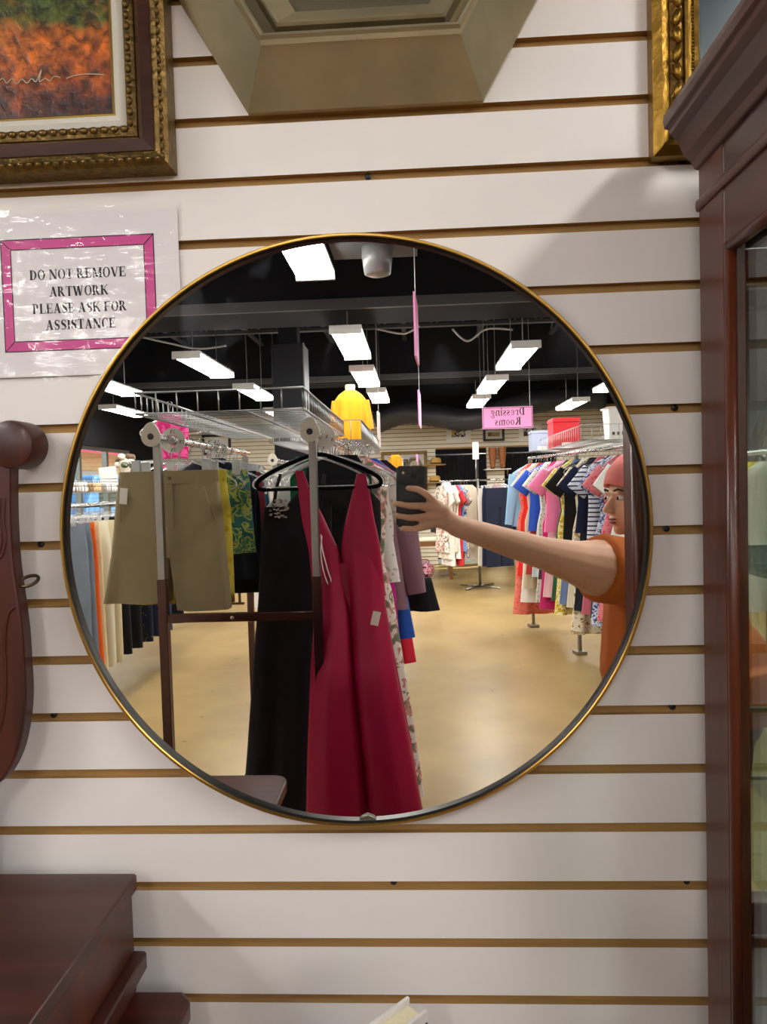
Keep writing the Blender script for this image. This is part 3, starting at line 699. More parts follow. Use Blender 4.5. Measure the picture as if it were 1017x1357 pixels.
# crown: profile (outward, z) swept along side and front
xo = XS-x_tip; xbd = XS-x_bead
prof = [(-.004, z_fr-.004), (.004, z_fr-.002), (.008, z_fr+.006), (.016, z_fr+.014), (xo*.62, zc_tip-.020), (xo*.80, zc_tip-.013), (xo*.82, zc_tip-.008), (xo*.97, zc_tip-.006), (xo, zc_tip+.002), (xo*.97, zc_tip+.010), (xo*.8, zc_tip+.014), (-.004, zc_tip+.016)]
def moulding(name, prof, mt):
    b = B(); n = len(prof); vs = []
    for st in range(4):
        for d, z in prof:
            vs.append([( -d, 0, z), (-d, DP-d, z), (WDc+d, DP-d, z), (WDc+d, 0, z)][st])
    b.add(vs, [(s_*n+i, s_*n+(i+1) % n, (s_+1)*n+(i+1) % n, (s_+1)*n+i) for s_ in range(3) for i in range(n)]); b.add(vs[:n], [tuple(range(n))]); return obj(name, b, mt, t, bevel=.0015)
moulding('crown', prof, MAHOGY)
zz = z_bead
moulding('lower_bead', [(-.003, zz-.006), (xbd*.7, zz-.006), (xbd, zz-.002), (xbd, zz+.003), (xbd*.7, zz+.007), (-.003, zz+.008)], MAHOGY)
# front: two glazed doors
for i in range(2):
    x0 = .003+i*WDc/2; x1 = x0+WDc/2-.006
    dr = link(bpy.data.objects.new('door', None), t); dr.location = (x0, DP, zg)
    hz = z_fr-.03-zg; wd = x1-x0
    for a, c_ in (((0,-.02,0),(.045,0,hz)), ((wd-.045,-.02,0),(wd,0,hz)), ((.045,-.02,hz-.05),(wd-.045,0,hz)), ((.045,-.02,0),(wd-.045,0,.05))):
        b = B(); b.box(a, c_); obj('door_frame', b, MAHOG, dr, bevel=.002)
    b = B(); b.box((.04,-.012,.045),(wd-.04,-.008,hz-.045)); obj('pane', b, GLASS, dr)
    b = B(); b.ell(((wd-.022) if i == 0 else .022, -.03, hz*.45), .011, 12, 8); obj('knob', b, GOLD, dr, True)
for z in (Wp(1000, 768, YK-.1).z, Wp(985, 1068, YK-.1).z, Wp(1000,1195,YK-.1).z):
    b = B(); b.box((.027, DP+.004, z), (WDc-.027, -.012, z+.006)); obj('glass_shelf', b, pane_mat('shelf_glass', (.85,.95,.92)), t)
    b = B(); b.box((.027, DP+.002, z), (WDc-.027, DP+.0038, z+.006)); obj('shelf_edge', b, plain('glass_edge', '#b9d6cb', .15, trans=.4), t)
# base
b = B(); b.box((.0, -.40, .1), (WDc, -.001, zg-.0305)); obj('base', b, MAHOGX, t, bevel=.004)
b = B(); b.box((.02, -.38, 0), (WDc-.02, -.02, .0995)); obj('plinth', b, MAHOGX, t)
for i in range(2):
    dr = link(bpy.data.objects.new('base_door', None), t); x0 = .03+i*(WDc/2-.015)
    b = B(); b.box((x0, -.418, .14), (x0+WDc/2-.045, -.4005, zg-.06)); dd = obj('door_panel', b, MAHOG, dr, bevel=.004)
    b = B(); b.ell((x0+(WDc/2-.07 if i == 0 else .025), -.43, .5), .012, 12, 8); obj('knob', b, GOLD, dr, True)

# --- dresser with glove box and swing-mirror bracket
YD = -.03
pA = Wp(183, 1160, YD); pB = Wp(258, 1313, YD); pC = Wp(196, 1262, YD)
zA, zBv, zCv = Wp(90, 1157, YD).z, Wp(220, 1312, YD).z, Wp(195, 1259, YD).z
t = thing('dresser', 'dark red mahogany dresser with stepped box top and lyre mirror bracket', 'dresser', (pB.x, YD, 0))
def slab(name, x1, z1, th, depth, mt, x0=-1.1, rr=.012, fr=None):
    fr = fr or rr
    b = B(); pr = [(x0-pB.x, -depth), *[(x1-pB.x-fr+fr*math.sin(a), -depth+fr-fr*math.cos(a)) for a in (0, .4, .8, 1.2, 1.5708)], (x1-pB.x, -rr*.3), (x1-pB.x-rr*.3, 0), (x0-pB.x, 0)]
    b.prism(pr, z1-th, z1, 'XY'); return obj(name, b, mt, t, bevel=.005, seg=3)
slab('top', pB.x, zBv, .028, .655, MAHOGX, rr=.05, fr=.035)
slab('body', pB.x-.02, zBv-.0285, zBv-.13, .60, MAHOG)
slab('box_top', pA.x, zA, .020, .285, MAHOGX)
slab('box_body', Wp(177, 1190, YD).x, zA-.0205, zA-.0205-zCv-.0, .262, MAHOG)
slab('box_moulding', pC.x, zCv, .022, .282, MAHOGX)
slab('box_plinth', pC.x-.015, zCv-.0225, zCv-.0225-zBv-.0005, .27, MAHOG)
for i in range(2):
    b = B(); z1 = zBv-.06-i*.3; b.box((-.80, -.618, z1-.26), (-.05, -.601, z1)); dw = obj('drawer', b, MAHOGX, t, bevel=.004)
    for s_ in (-.6, -.25):
        b = B(); b.ell((s_, -.63, z1-.13), .016, 12, 8); obj('knob', b, GOLD, dw, True)
for x in (-.78, -.08):
    for y in (-.55, -.05):
        b = B(); b.box((x-.03, y-.03, 0), (x+.03, y+.03, .0995)); obj('foot', b, MAHOG, t)
# lyre bracket: outline in the photograph's plane, a thick board standing on the box
YH = -.052
out_px = [(14,598),(13,622),(13,660),(14,700),(17,745),(23,790),(29,835),(32,880),(34,920),(31,960),(22,1000),(5,1032),(-20,1055),(-30,1100),(-30,1150)]
inn_px = [(-85,1150),(-85,1100),(-70,1040),(-48,1000),(-36,960),(-32,900),(-36,840),(-44,780),(-48,720),(-44,670),(-40,622),(-20,598)]
poly = [Wp(q.x, q.y, YH) for q in cr([(x, y, 0) for x, y in out_px], 4)]+[Wp(q.x, q.y, YH) for q in cr([(x, y, 0) for x, y in inn_px], 4)]
pol = [(p.x-pB.x, p.z) for p in poly]
for i, (x, z) in enumerate(pol):
    if z < zA+.02: pol[i] = (x, zA)
br = link(bpy.data.objects.new('mirror_bracket', None), t)
b = B(); b.prism(pol, YH-YD, YH-YD+.022, 'XZ'); obj('bracket_board', b, DARKW, br, bevel=.003)
p = Wp(14, 589, YH); b = B(); b.lathe([(.0005,-.004),(.022,-.004),(.0285,-.001),(.030,.003),(.030,.036),(.028,.038)], (p.x-pB.x, YH-YD-.002, p.z), axis='Y', n=36); obj('scroll', b, DARKW, br, 'auto')
for k, off in enumerate((0, 6)):
    b = B(); b.tube(cr([Wp(x-off, y, YH)+Vector((-pB.x, -YD, 0)) for x, y in ((7,660),(5,690),(8,715),(2,738),(-14,748))], 5), .0016, 6); obj('carved_line', b, DARKW, br, True)
b = B(); b.tube(cr([Wp(x, y, YH)+Vector((-pB.x, -YD, 0)) for x, y in ((20,804),(11,815),(6,850),(8,900),(4,950),(-8,990))], 5), .002, 6); obj('carved_line', b, DARKW, br, True)
p = Wp(38, 770, YH+.013)+Vector((-pB.x, -YD, 0))
pts = [(p.x+.0125*math.cos(a), p.y+.006*math.sin(a), p.z+.006*math.sin(a)+.0018*math.cos(a)) for a in [2*PI*i/20 for i in range(20)]]
b = B(); b.tube(pts, .0022, 8, closed=True); b.tube([(p.x-.025, p.y, p.z-.002), (p.x-.012, p.y, p.z-.001)], .0032, 8); obj('thumb_screw', b, plain('aged_bronze', '#5a4a3a', .3, .9), br, True, label='aged bronze ring screw')

# --- book on a small table
A_ = Wp(540, 1318, 0.0); zt = H-.575
def on_z(px, py, z): d = ray(px, py); return CAM+d*((z-H)/d.z)
A_ = on_z(540, 1319, zt); E_ = on_z(570, 1337, zt); B2 = on_z(487, 1357, zt)
dl = (B2-A_).normalized(); dt = Vector((-dl.y, dl.x, 0));  dt = dt if dt.dot(E_-A_) > 0 else -dt
th = (E_-A_).dot(dt); hb = .235; lb = .165
t = thing('side_table', 'dark side table under the white book, below the round mirror', 'table', (A_.x-.02, A_.y-.06, 0)); tz = zt-hb
b = B(); b.lathe([(.0005,-.022),(.16,-.022),(.17,-.016),(.17,-.003),(.165,0),(.0005,0)], (0,0,tz), n=40); obj('table_top', b, MAHOGX, t, 'auto')
b = B(); b.lathe([(.03,.05),(.022,.12),(.035,.22),(.018,.34),(.03,.5),(.02,tz-.05),(.05,tz-.022)], n=20); obj('pedestal', b, MAHOG, t, True)
for k in range(3):
    a = 2*PI*k/3+.5; b = B(); b.tube(cr([(.015*math.cos(a),.015*math.sin(a),.14),(.08*math.cos(a),.08*math.sin(a),.11),(.15*math.cos(a),.15*math.sin(a),.02),(.17*math.cos(a),.17*math.sin(a),.012)], 5), .012, 8); obj('leg', b, MAHOG, t, True)
Mb = Matrix((dl, dt, Vector((0,0,1)))).transposed()
t = thing('book', 'white hardcover book standing upright below the round mirror', 'book', (A_.x, A_.y, tz)); t.rotation_euler = Mb.to_euler()
WB = plain('white_book_cloth', '#d9d4d0', .5); PGS = plain('cream_pages', '#e3d7b4', .8, bump=.3, bscale=200)
b = B(); b.box((0, 0, 0), (lb, .0042, hb)); obj('cover', b, WB, t, bevel=.001)
b = B(); b.box((0, th-.0042, 0), (lb, th, hb)); obj('cover', b, WB, t, bevel=.001)
b = B(); b.box((.004, .0044, .004), (lb-.004, th-.0044, hb-.007)); obj('pages', b, PGS, t)
b = B(); b.box((lb-.0005, .0, 0), (lb+.0035, th, hb)); obj('spine', b, WB, t, bevel=.001)
b = B(); b.box((.002, th+.0002, .01), (lb-.01, th+.0008, hb-.012)); obj('back_print', b, plain('dark_jacket', '#2d1d18', .4), t)

# ================================================================== THE STORE SEEN IN THE MIRROR
# ------------------------------------------------------------------ hangers
def hook_pts(): return [(.0, 0, -.070), (0, 0, -.035), (.006, 0, -.012), (.0165, 0, -.002), (.019, 0, .010), (.011, 0, .0195), (0, 0, .0215), (-.011, 0, .0185), (-.0165, 0, .008)]
def hanger(kind, label, group):
    t = thing('clothes_hanger', label, 'hanger', (0,0,0), 0, group)
    mt, r = {'clear': (CLEAR, .0045), 'black': (plain('black_velvet', '#08070a', .9, spec=.1), .0085), 'clip': (CLEAR, .0045)}[kind]
    b = B(); b.tube(cr([(p[0], p[2], p[2]*0+p[2]) if 0 else p for p in hook_pts()], 3), .0021 if kind != 'black' else .0026, 6); obj('hook', b, CHROME, t, True)
    b = B()
    if kind == 'clip':
        b.tube([(-.17,0,-.082),(-.15,0,-.072),(-.02,0,-.068),(.02,0,-.068),(.15,0,-.072),(.17,0,-.082)], r, 6); obj('body', b, mt, t, True)
        for s_ in (-.13, .13):
            b = B(); b.box((s_-.016, -.008, -.125), (s_+.016, .008, -.066)); obj('clip', b, plain('clip_plastic', '#dfe3e4', .2, trans=.4), t, bevel=.003)
    else:
        L = [(0,0,-.062),(.03,0,-.066),(.08,0,-.083),(.15,0,-.112),(.205,0,-.142),(.222,0,-.162),(.215,0,-.178),(.19,0,-.183)]
        P = cr([(-x, y, z) for x, y, z in reversed(L)]+L[1:], 3); b.tube(P, r, 6); obj('arms', b, mt, t, True)
        b = B(); b.tube([(-.19,0,-.183),(.19,0,-.183)], r*.8, 6); obj('bar', b, mt, t, True)
    return t
HANG = {}
def hang(kind, loc, rotz=0, label=None, group=None, sc=1):
    lab = label; key = kind
    if key not in HANG: HANG[key] = t = hanger(kind, lab, group); t.location = loc; t.rotation_euler = (0,0,rotz); t.scale = (sc,sc,sc); return t
    return dup(HANG[key], loc, rotz, lab, group, (sc,sc,sc))

# ------------------------------------------------------------------ cloth shells
def shell(b, rows, n=36, folds=9, ph=0.0, flat=2.4):
    """rows: (z, cx, half width, half thickness, fold amplitude[, cy])"""
    o = []; k = len(rows)
    for i, r in enumerate(rows):
        z, cx, hw, ht, am = r[:5]; cy = r[5] if len(r) > 5 else 0
        for j in range(n):
            a = 2*PI*j/n; ca, sa = math.cos(a), math.sin(a)
            x = cx+hw*math.copysign(abs(ca)**(2/flat), ca); u = (x-cx)/max(hw, 1e-5)
            f = am*(math.sin(folds*u+ph)+.55*math.sin(folds*1.83*u+ph*2.1+i*.06))
            o.append((x, cy+ht*math.copysign(abs(sa)**(2/flat), sa)+f, z))
    b.add(o, [(i*n+j, i*n+(j+1) % n, (i+1)*n+(j+1) % n, (i+1)*n+j) for i in range(k-1) for j in range(n)]); return b
def lerp_rows(keys, m=5):
    out = []
    for a, c in zip(keys[:-1], keys[1:]):
        for i in range(m):
            t = i/m; out.append(tuple(x+(y-x)*t for x, y in zip(a, c)))
    out.append(keys[-1]); return out
def sleeve(b, p0, p1, w0, w1, th, n=14):
    p0 = Vector(p0); p1 = Vector(p1); d = (p1-p0).normalized(); u = Vector((0,1,0)); v = d.cross(u).normalized(); vs = []; K = 7
    for i in range(K):
        t = i/(K-1); c = p0.lerp(p1, t); w = w0+(w1-w0)*t
        for j in range(n): a = 2*PI*j/n; vs.append(c+v*w*math.cos(a)+u*th*math.sin(a)*(1+.2*math.sin(3*a+i)))
    b.add(vs, [(i*n+j, i*n+(j+1) % n, (i+1)*n+(j+1) % n, (i+1)*n+j) for i in range(K-1) for j in range(n)])
def g_shirt(length=.62, hw=.21, sl='short', hem=1.05, th=.022, ph=0):
    b = B(); a = .006
    K = [(-.052, 0, .055, .018, 0), (-.066, 0, .075, .02, 0), (-.105, 0, hw*.72, .024, .001), (-.145, 0, hw*.98, .024, .002), (-.23, 0, hw*.96, th, a*.6), (-.42, 0, hw*.93, th, a), (-length, 0, hw*hem, th*1.1, a*1.4)]
    shell(b, lerp_rows(K), ph=ph)
    if sl == 'short':
        for s_ in (-1, 1): sleeve(b, (s_*hw*.80, 0, -.165), (s_*(hw+.085), 0, -.33), .075, .085, .016)
    elif sl == 'long':
        for s_ in (-1, 1): sleeve(b, (s_*hw*.84, 0, -.165), (s_*(hw+.05), .0, -.68), .075, .045, .018)
    return b
def g_dress(length=1.1, hw=.2, hem=.30, sl=None, th=.03, ph=0, waist=.5):
    b = B(); a = .008
    K = [(-.055, 0, .09, .018, 0), (-.105, 0, hw*.75, .02, 0), (-.145, 0, hw*.92, .022, .001), (-.26, 0, hw*.92, .022, a*.4), (-waist, 0, hw*.80, .022, a*.5), (-waist-.14, 0, hw*.98, th*1.0, a), (-length*.8, 0, hem*.88, th*1.3, a*2), (-length, 0, hem, th*1.5, a*2.4)]
    shell(b, lerp_rows(K), n=44, ph=ph)
    if sl == 'short':
        for s_ in (-1, 1): sleeve(b, (s_*hw*.80, 0, -.165), (s_*(hw+.07), 0, -.32), .07, .08, .016)
    elif sl == 'long':
        for s_ in (-1, 1): sleeve(b, (s_*hw*.84, 0, -.165), (s_*(hw+.05), .0, -.66), .07, .05, .016)
    return b
def g_pants(length=1.05, hw=.19, hem=.12, th=.025, ph=0, top=-.105):
    b = B(); a = .004
    shell(b, lerp_rows([(top, 0, hw, .014, 0), (top-.05, 0, hw*1.0, .018, 0), (top-.14, 0, hw*1.06, th, .001), (top-.27, 0, hw*1.08, th, .002)], 3), ph=ph)
    for s_ in (-1, 1):
        shell(b, lerp_rows([(top-.24, s_*hw*.52, hw*.56, th*.95, .002), (top-.5, s_*hw*.56, hw*.52, th, a), (-length, s_*(hem*1.05), hem, th, a)], 5), n=24, ph=ph+s_)
    return b
def g_skirt(length=.75, hw=.17, hem=.3, th=.03, ph=0):
    b = B(); shell(b, lerp_rows([(-.105, 0, hw, .015, 0), (-.15, 0, hw*1.05, .02, .002), (-length, 0, hem, th*1.4, .016)], 8), n=44, folds=12, ph=ph); return b
SHAPES = {}
def gmesh(shape, **kw):
    key = (shape, tuple(sorted(kw.items())))
    if key not in SHAPES: SHAPES[key] = {'shirt': g_shirt, 'dress': g_dress, 'pants': g_pants, 'skirt': g_skirt}[shape](**kw)
    return SHAPES[key]
NAMES = {'shirt': 'blouse', 'dress': 'dress', 'pants': 'trousers', 'skirt': 'skirt'}
def garment(shape, mat, loc, rotz, label, group, name=None, tagcard=None, **kw):
    o = obj(name or NAMES[shape], gmesh(shape, **kw), mat, None, True, loc=loc, rot=(0, 0, rotz))
    tag(o, label, NAMES[shape] if not name else name.replace('_', ' '), group)
    if tagcard:
        b = B(); b.box((tagcard[0]-.014, -.0505, tagcard[1]-.024), (tagcard[0]+.014, -.05, tagcard[1]+.024)); obj('price_tag', b, CARD, o)
    return o
FB = fabric
def cloth_plain(hexc, rough=.85, sheen=.1): return fabric('cloth_'+hexc, 'plain', ['#'+hexc], rough=rough, sheen=sheen)

# ------------------------------------------------------------------ wire basket shelves and racks
def wires(name, segs, r, parent, mt=WIRE, n=5):
    b = B()
    for a, c in segs: b.tube([a, c], r, n)
    o = obj(name, b, mt, parent, True); o['kind'] = 'stuff'; return o
def basket(label, x0, x1, y0, y1, z0, z1, pitch=.055):
    t = thing('wire_basket_shelf', label, 'wire shelf', (x0, y1, z0)); W_, D_, H_ = x1-x0, y1-y0, z1-z0
    def rim(z, r):
        b = B(); b.tube([(0,0,z),(W_,0,z),(W_,-D_,z),(0,-D_,z)], r, 6, closed=True); return b
    obj('top_rim', rim(H_, .0045), WIRE, t, True); obj('bottom_rim', rim(0, .0045), WIRE, t, True)
    nx = max(2, round(W_/.072)); ny = max(2, round(D_/pitch))
    nm = ['front_wires', 'back_wires']
    for i, y in enumerate((0, -D_)): wires('end_wires', [((W_*k/nx, y, 0), (W_*k/nx, y, H_)) for k in range(nx+1)], .0026, t)
    for x in (0, W_): wires('side_wires', [((x, -D_*k/ny, 0), (x, -D_*k/ny, H_)) for k in range(ny+1)], .0026, t)
    wires('floor_wires', [((0, -D_*k/ny, 0), (W_, -D_*k/ny, 0)) for k in range(ny+1)], .0019, t)
    for x in (W_*.33, W_*.67):
        b = B(); b.tube([(x, 0, -.004), (x, -D_, -.004)], .004, 6); obj('floor_rod', b, WIRE, t, True)
    return t
def bracket_end(b, p, s=1):
    """pear-shaped plastic end plate with a hole"""
    pass
def rack(label, xl, xr_, y0, y1, zr, post=.028, split=None, cross=None, heads=True):
    """two rails along y between rectangular posts"""
    t = thing('garment_rack', label, 'clothes rack', ((xl+xr_)/2, y1, 0)); hx = (xr_-xl)/2; D_ = y1-y0
    split = split or zr*.62
    for y in (0, -D_):
        for x in (-hx, hx):
            b = B(); b.box((x-post/2, y-post/2, split), (x+post/2, y+post/2, zr+.0)); obj('upper_post', b, STEEL, t, bevel=.002)
            b = B(); b.box((x-post/2-.003, y-post/2-.003, .03), (x+post/2+.003, y+post/2+.003, split-.0005)); obj('lower_post', b, DARKCHR, t, bevel=.002)
        b = B(); b.box((-hx+post/2, y-.012, cross or .95), (hx-post/2, y+.012, (cross or .95)+.03)); cb = obj('cross_bar', b, DARKCHR, t, bevel=.002)
        for x in (-hx*.1,):
            b = B(); b.lathe([(.0005,.0145),(.006,.0145),(.0085,.012)], (x, y, (cross or .95)+.015), axis='Y', n=12); obj('bolt', b, CHROME, cb, True)
        b = B(); b.box((-hx-.06, y-.025, 0), (hx+.06, y+.025, .0295)); obj('foot', b, DARKCHR, t, bevel=.004)
    for x in (-hx, hx):
        b = B(); b.tube([(x, .05, zr+.014), (x, -D_-.05, zr+.014)], .014, 14); obj('rail', b, CHROME, t, 'auto')
        if heads:
            b = B(); n = 24; pr = []
            for j in range(n):
                a = 2*PI*j/n; r = .034*(1+.45*max(0, math.cos(a-PI/2))**6); pr.append((x+r*math.cos(a), zr+.014+r*math.sin(a)))
            b.prism(pr, .051, .060, 'XZ'); e = obj('rail_end_plate', b, plain('ivory_plastic', '#cfcabc', .4), t, bevel=.001)
            b = B(); b.lathe([(.0005,.0615),(.011,.0615),(.011,.055)], (x, 0, zr+.014), axis='Y', n=16); obj('hole', b, BLACK, e)
    return t
def divider(loc, txt, label):
    t = thing('size_divider', label, 'size divider', loc, 0, 'round size dividers on the rails')
    b = B(); n = 30; vs = []
    for j in range(n):
        a = 2*PI*j/n
        for r, y in ((.047,-.0015),(.047,.0015),(.019,.0015),(.019,-.0015)): vs.append((r*math.cos(a), y, r*math.sin(a)))
    b.add(vs, [(4*j+i, 4*j+(i+1)%4, 4*((j+1)%n)+(i+1)%4, 4*((j+1)%n)+i) for j in range(n) for i in range(4)]); obj('disc', b, plain('divider_plastic', '#d8d5cb', .35, trans=.2), t, 'auto')
    for dx, dz in ((0, .033), (.033, -.006), (0, -.034), (-.033, -.006)):
        lb = lettering(txt, .013); lb.v = [(-v[0]+dx, .0019, v[2]+dz-.006) for v in lb.v]; obj('lettering', lb, INK, t)

# === rack A: the nearest rack
zrA = 1.735
aL = Mp(203, 577, 2.44); aR = Mp(413, 577, 2.44); yA1 = MY_of(2.44); yA0 = MY_of(3.72); zrA = (aL.z+aR.z)/2-.014
post_x0, post_x1 = Mp(213, 700, 2.44).x, Mp(418, 700, 2.44).x
rack('chrome double rail clothes rack holding khaki shorts and the raspberry gown', post_x0, post_x1, yA0, yA1, zrA, .026, split=Mp(215, 768, 2.44).z, cross=Mp(320, 823, 2.44).z)
s0 = Mp(180, 545, 2.42); s1 = Mp(402, 545, 2.42); top = Mp(290, 517, 2.42)
basket('long wire basket shelf resting over the rack of khaki shorts', s0.x, s1.x, MY_of(3.78), MY_of(2.42), (s0.z+s1.z)/2, top.z)
# posts that carry the basket
bp_ = B()
for i, x in enumerate((post_x0, post_x1)):
    pass
RX0, RX1, RZ = post_x0, post_x1, zrA+.014+.014   # hanger hooks sit on top of the rail
HZ = zrA+.014-.006
divider((RX0, yA1-.16, HZ+.006), '2X', 'round ivory size divider marked 2X on the rail above the khaki shorts')
divider((RX0, yA1-.75, HZ+.006), 'XS', 'round ivory size divider marked XS farther along the shorts rail')
divider((RX1, yA1-.13, HZ+.006), 'X', 'round ivory size divider on the rail behind the raspberry gown hook')
divider((RX1, yA1-.30, HZ+.006), 'S', 'round ivory size divider second along the gown rail')

# khaki shorts, seen face on
KH = fabric('khaki_twill', 'plain', ['#968867'], rough=.8)
Dk = 2.545
def qx(px, D, x0): return Mp(px, 700, D).x-x0
yk = MY_of(Dk); x0k = Mp(228, 640, Dk).x
t = thing('shorts', 'khaki bermuda shorts clipped to a clear hanger on the near rail', 'shorts', (x0k, yk, HZ)); zl = lambda py, px=228: Mp(px, py, Dk).z-HZ
def Xk(px): return Mp(px, 700, Dk).x-x0k
b = B()
shell(b, lerp_rows([(zl(626), (Xk(163)+Xk(290))/2, (Xk(290)-Xk(163))/2, .022, .003), (zl(660), (Xk(158)+Xk(293))/2, (Xk(293)-Xk(158))/2, .030, .002), (zl(700), (Xk(153)+Xk(296))/2, (Xk(296)-Xk(153))/2, .034, .0015), (zl(738), (Xk(148)+Xk(298))/2, (Xk(298)-Xk(148))/2, .035, .0)], 4), n=72, folds=6, flat=6)
shell(b, lerp_rows([(zl(737), (Xk(148)+Xk(226))/2, (Xk(226)-Xk(148))/2, .035, .0), (zl(797), (Xk(137)+Xk(222))/2, (Xk(222)-Xk(137))/2, .040, .010)], 8), n=60, folds=4, ph=1, flat=6)
shell(b, lerp_rows([(zl(737), (Xk(225)+Xk(298))/2, (Xk(298)-Xk(225))/2, .035, .0), (zl(808), (Xk(232)+Xk(301))/2, (Xk(301)-Xk(232))/2, .040, .010)], 8), n=60, folds=4, ph=2, flat=6)
obj('cloth', b, KH, t, True)
b = B(); shell(b, lerp_rows([(zl(624), (Xk(162)+Xk(291))/2, (Xk(291)-Xk(162))/2+.002, .025, .0015), (zl(641), (Xk(160)+Xk(292))/2, (Xk(292)-Xk(160))/2+.002, .028, .002)], 3), n=48, folds=6); obj('waistband', b, KH, t, True)
b = B(); b.box((Xk(227)-.002, .030, zl(700)), (Xk(235), .036, zl(642))); obj('fly', b, KH, t, bevel=.002)
b = B(); b.lathe([(.0005,.041),(.006,.041),(.007,.036)], (Xk(231), 0, zl(634)), axis='Y', n=12); b.v = [(v[0], v[1]-.008, v[2]) for v in b.v]; obj('button', b, plain('horn_button', '#6b5c40', .3), t)
for xa, xb in ((168, 178), (276, 286)):
    b = B(); b.tube([(Xk(xa), .036, zl(645)), (Xk((xa+xb)/2) + (-.02 if xa < 200 else .02), .037, zl(690))], .002, 5); obj('pocket_seam', b, KH, t, True)
b = B(); b.box((Xk(174), .040, zl(672)), (Xk(184), .0406, zl(651))); obj('price_tag', b, CARD, t, rot=(0, R(6), 0))
hang('clip', (x0k, yk, HZ), 0, 'clear clip hanger holding the khaki shorts', 'clear clip hangers on the racks', 1.0)

# rest of the left rail: (shape, material, px centre, D, label, kwargs, hanger)
YEL = fabric('yellow_medallion', 'cells', ['#e8dca0', '#c9ae2c', '#d8c54a'], 26)
GRN = fabric('green_paisley', 'noise', ['#7f9c3a', '#3f7a5c', '#a8b45a', '#2f6a64'], 24, detail=4)
NAVY = cloth_plain('161a2a'); NB = cloth_plain('0d0e14')
LR = [('pants', YEL, 2.63, 'yellow medallion print capri trousers hung behind the khaki shorts', dict(length=.52, hw=.175, hem=.085)),
      ('skirt', GRN, 2.74, 'green paisley print skirt hung next to the yellow capris', dict(length=.43, hw=.17, hem=.19)),
      ('shirt', NAVY, 2.88, 'dark navy sleeveless top hung behind the green paisley skirt', dict(length=.55, hw=.19, sl=None)),
      ('pants', NB, 3.0, 'black trousers folded on the shorts rail behind the navy top', dict(length=.62, hw=.19, hem=.1)),
      ('pants', cloth_plain('2b3550'), 3.14, 'denim blue cropped trousers on the shorts rail', dict(length=.55, hw=.18, hem=.1)),
      ('skirt', cloth_plain('7b2430'), 3.3, 'burgundy skirt on the shorts rail', dict(length=.5, hw=.17, hem=.22)),
      ('pants', cloth_plain('b8a98a'), 3.45, 'sand coloured cropped trousers on the shorts rail', dict(length=.56, hw=.18, hem=.1)),
      ('skirt', fabric('teal_dots', 'cells', ['#e8e8e0', '#1f5a68'], 40), 3.6, 'teal dotted skirt on the shorts rail', dict(length=.5, hw=.17, hem=.21)),
      ('pants', cloth_plain('3a3a3c'), 3.75, 'charcoal cropped trousers on the shorts rail', dict(length=.56, hw=.18, hem=.1)),
      ('pants', cloth_plain('d9d4ca'), 3.92, 'off white cropped trousers at the end of the shorts rail', dict(length=.56, hw=.18, hem=.1))]
offs = [306, 333, 347, 345, 338, 350, 344, 356, 352, 360]
cA = lambda D: D if D < 2.9 else 2.9+(D-2.9)*.72
for (sh, mt, D, lab, kw), ofx in zip(LR, offs):
    D = cA(D)
    loc = (Mp(ofx, 690, D).x-kw['hw']*1.06, MY_of(D), HZ)
    garment(sh, mt, loc, R(random.uniform(-4, 4)), lab, 'clothes on the shorts rail', **kw)
    hang('clip' if sh != 'shirt' else 'clear', loc, 0, 'clear plastic hanger on the shorts rail', 'clear hangers on the shorts rail')

# === raspberry satin gown
Dg = 2.56; yg = MY_of(Dg); gx = Mp(428, 600, Dg).x
hang('black', (RX1, yg, HZ), 0, 'black velvet hanger carrying the raspberry satin gown', None, 1.02)
SAT = plain('raspberry_satin', '#9a0638', .42, spec=.3, bump=.12, bscale=9)
t = thing('evening_gown', 'raspberry satin evening gown with deep open neckline on a black hanger', 'gown', (RX1, yg, HZ))
def Xg(px, py=700): return Mp(px, py, Dg).x-RX1
def Zg(py, px=470): return Mp(px, py, Dg).z-HZ
def row(py, xa, xb, ht, am=.0, cy=0): return (Zg(py), (Xg(xa)+Xg(xb))/2, (Xg(xb)-Xg(xa))/2, ht, am, cy)
b = B()
shell(b, lerp_rows([row(745, 416, 502, .022, .001), row(790, 415, 507, .03, .002, .01), row(832, 413, 513, .032, .003, .02), row(980, 406, 538, .04, .004, .03), row(1150, 398, 560, .05, .004, .03)], 5), n=60, folds=5); obj('underskirt', b, SAT, t, True)
for pts_, ph_ in (([(722, 416, 448, .020, .0), (770, 416, 455, .036, .012), (800, 415, 461, .042, .03), (832, 414, 464, .05, .055), (880, 411, 468, .062, .095), (980, 405, 476, .075, .115), (1088, 399, 486, .085, .12), (1150, 395, 492, .09, .12)], .4), ([(722, 455, 501, .020, .0), (770, 458, 506, .036, .012), (800, 461, 509, .042, .03), (832, 463, 514, .05, .055), (880, 466, 521, .062, .095), (980, 474, 539, .075, .115), (1088, 482, 556, .085, .12), (1150, 486, 566, .09, .12)], 2.2)):
    b = B(); shell(b, lerp_rows([row(y, xa, xb, h_, .006, c_) for y, xa, xb, h_, c_ in pts_], 6), n=56, folds=3.2, ph=ph_, flat=2.2); obj('skirt_panel', b, SAT, t, True)

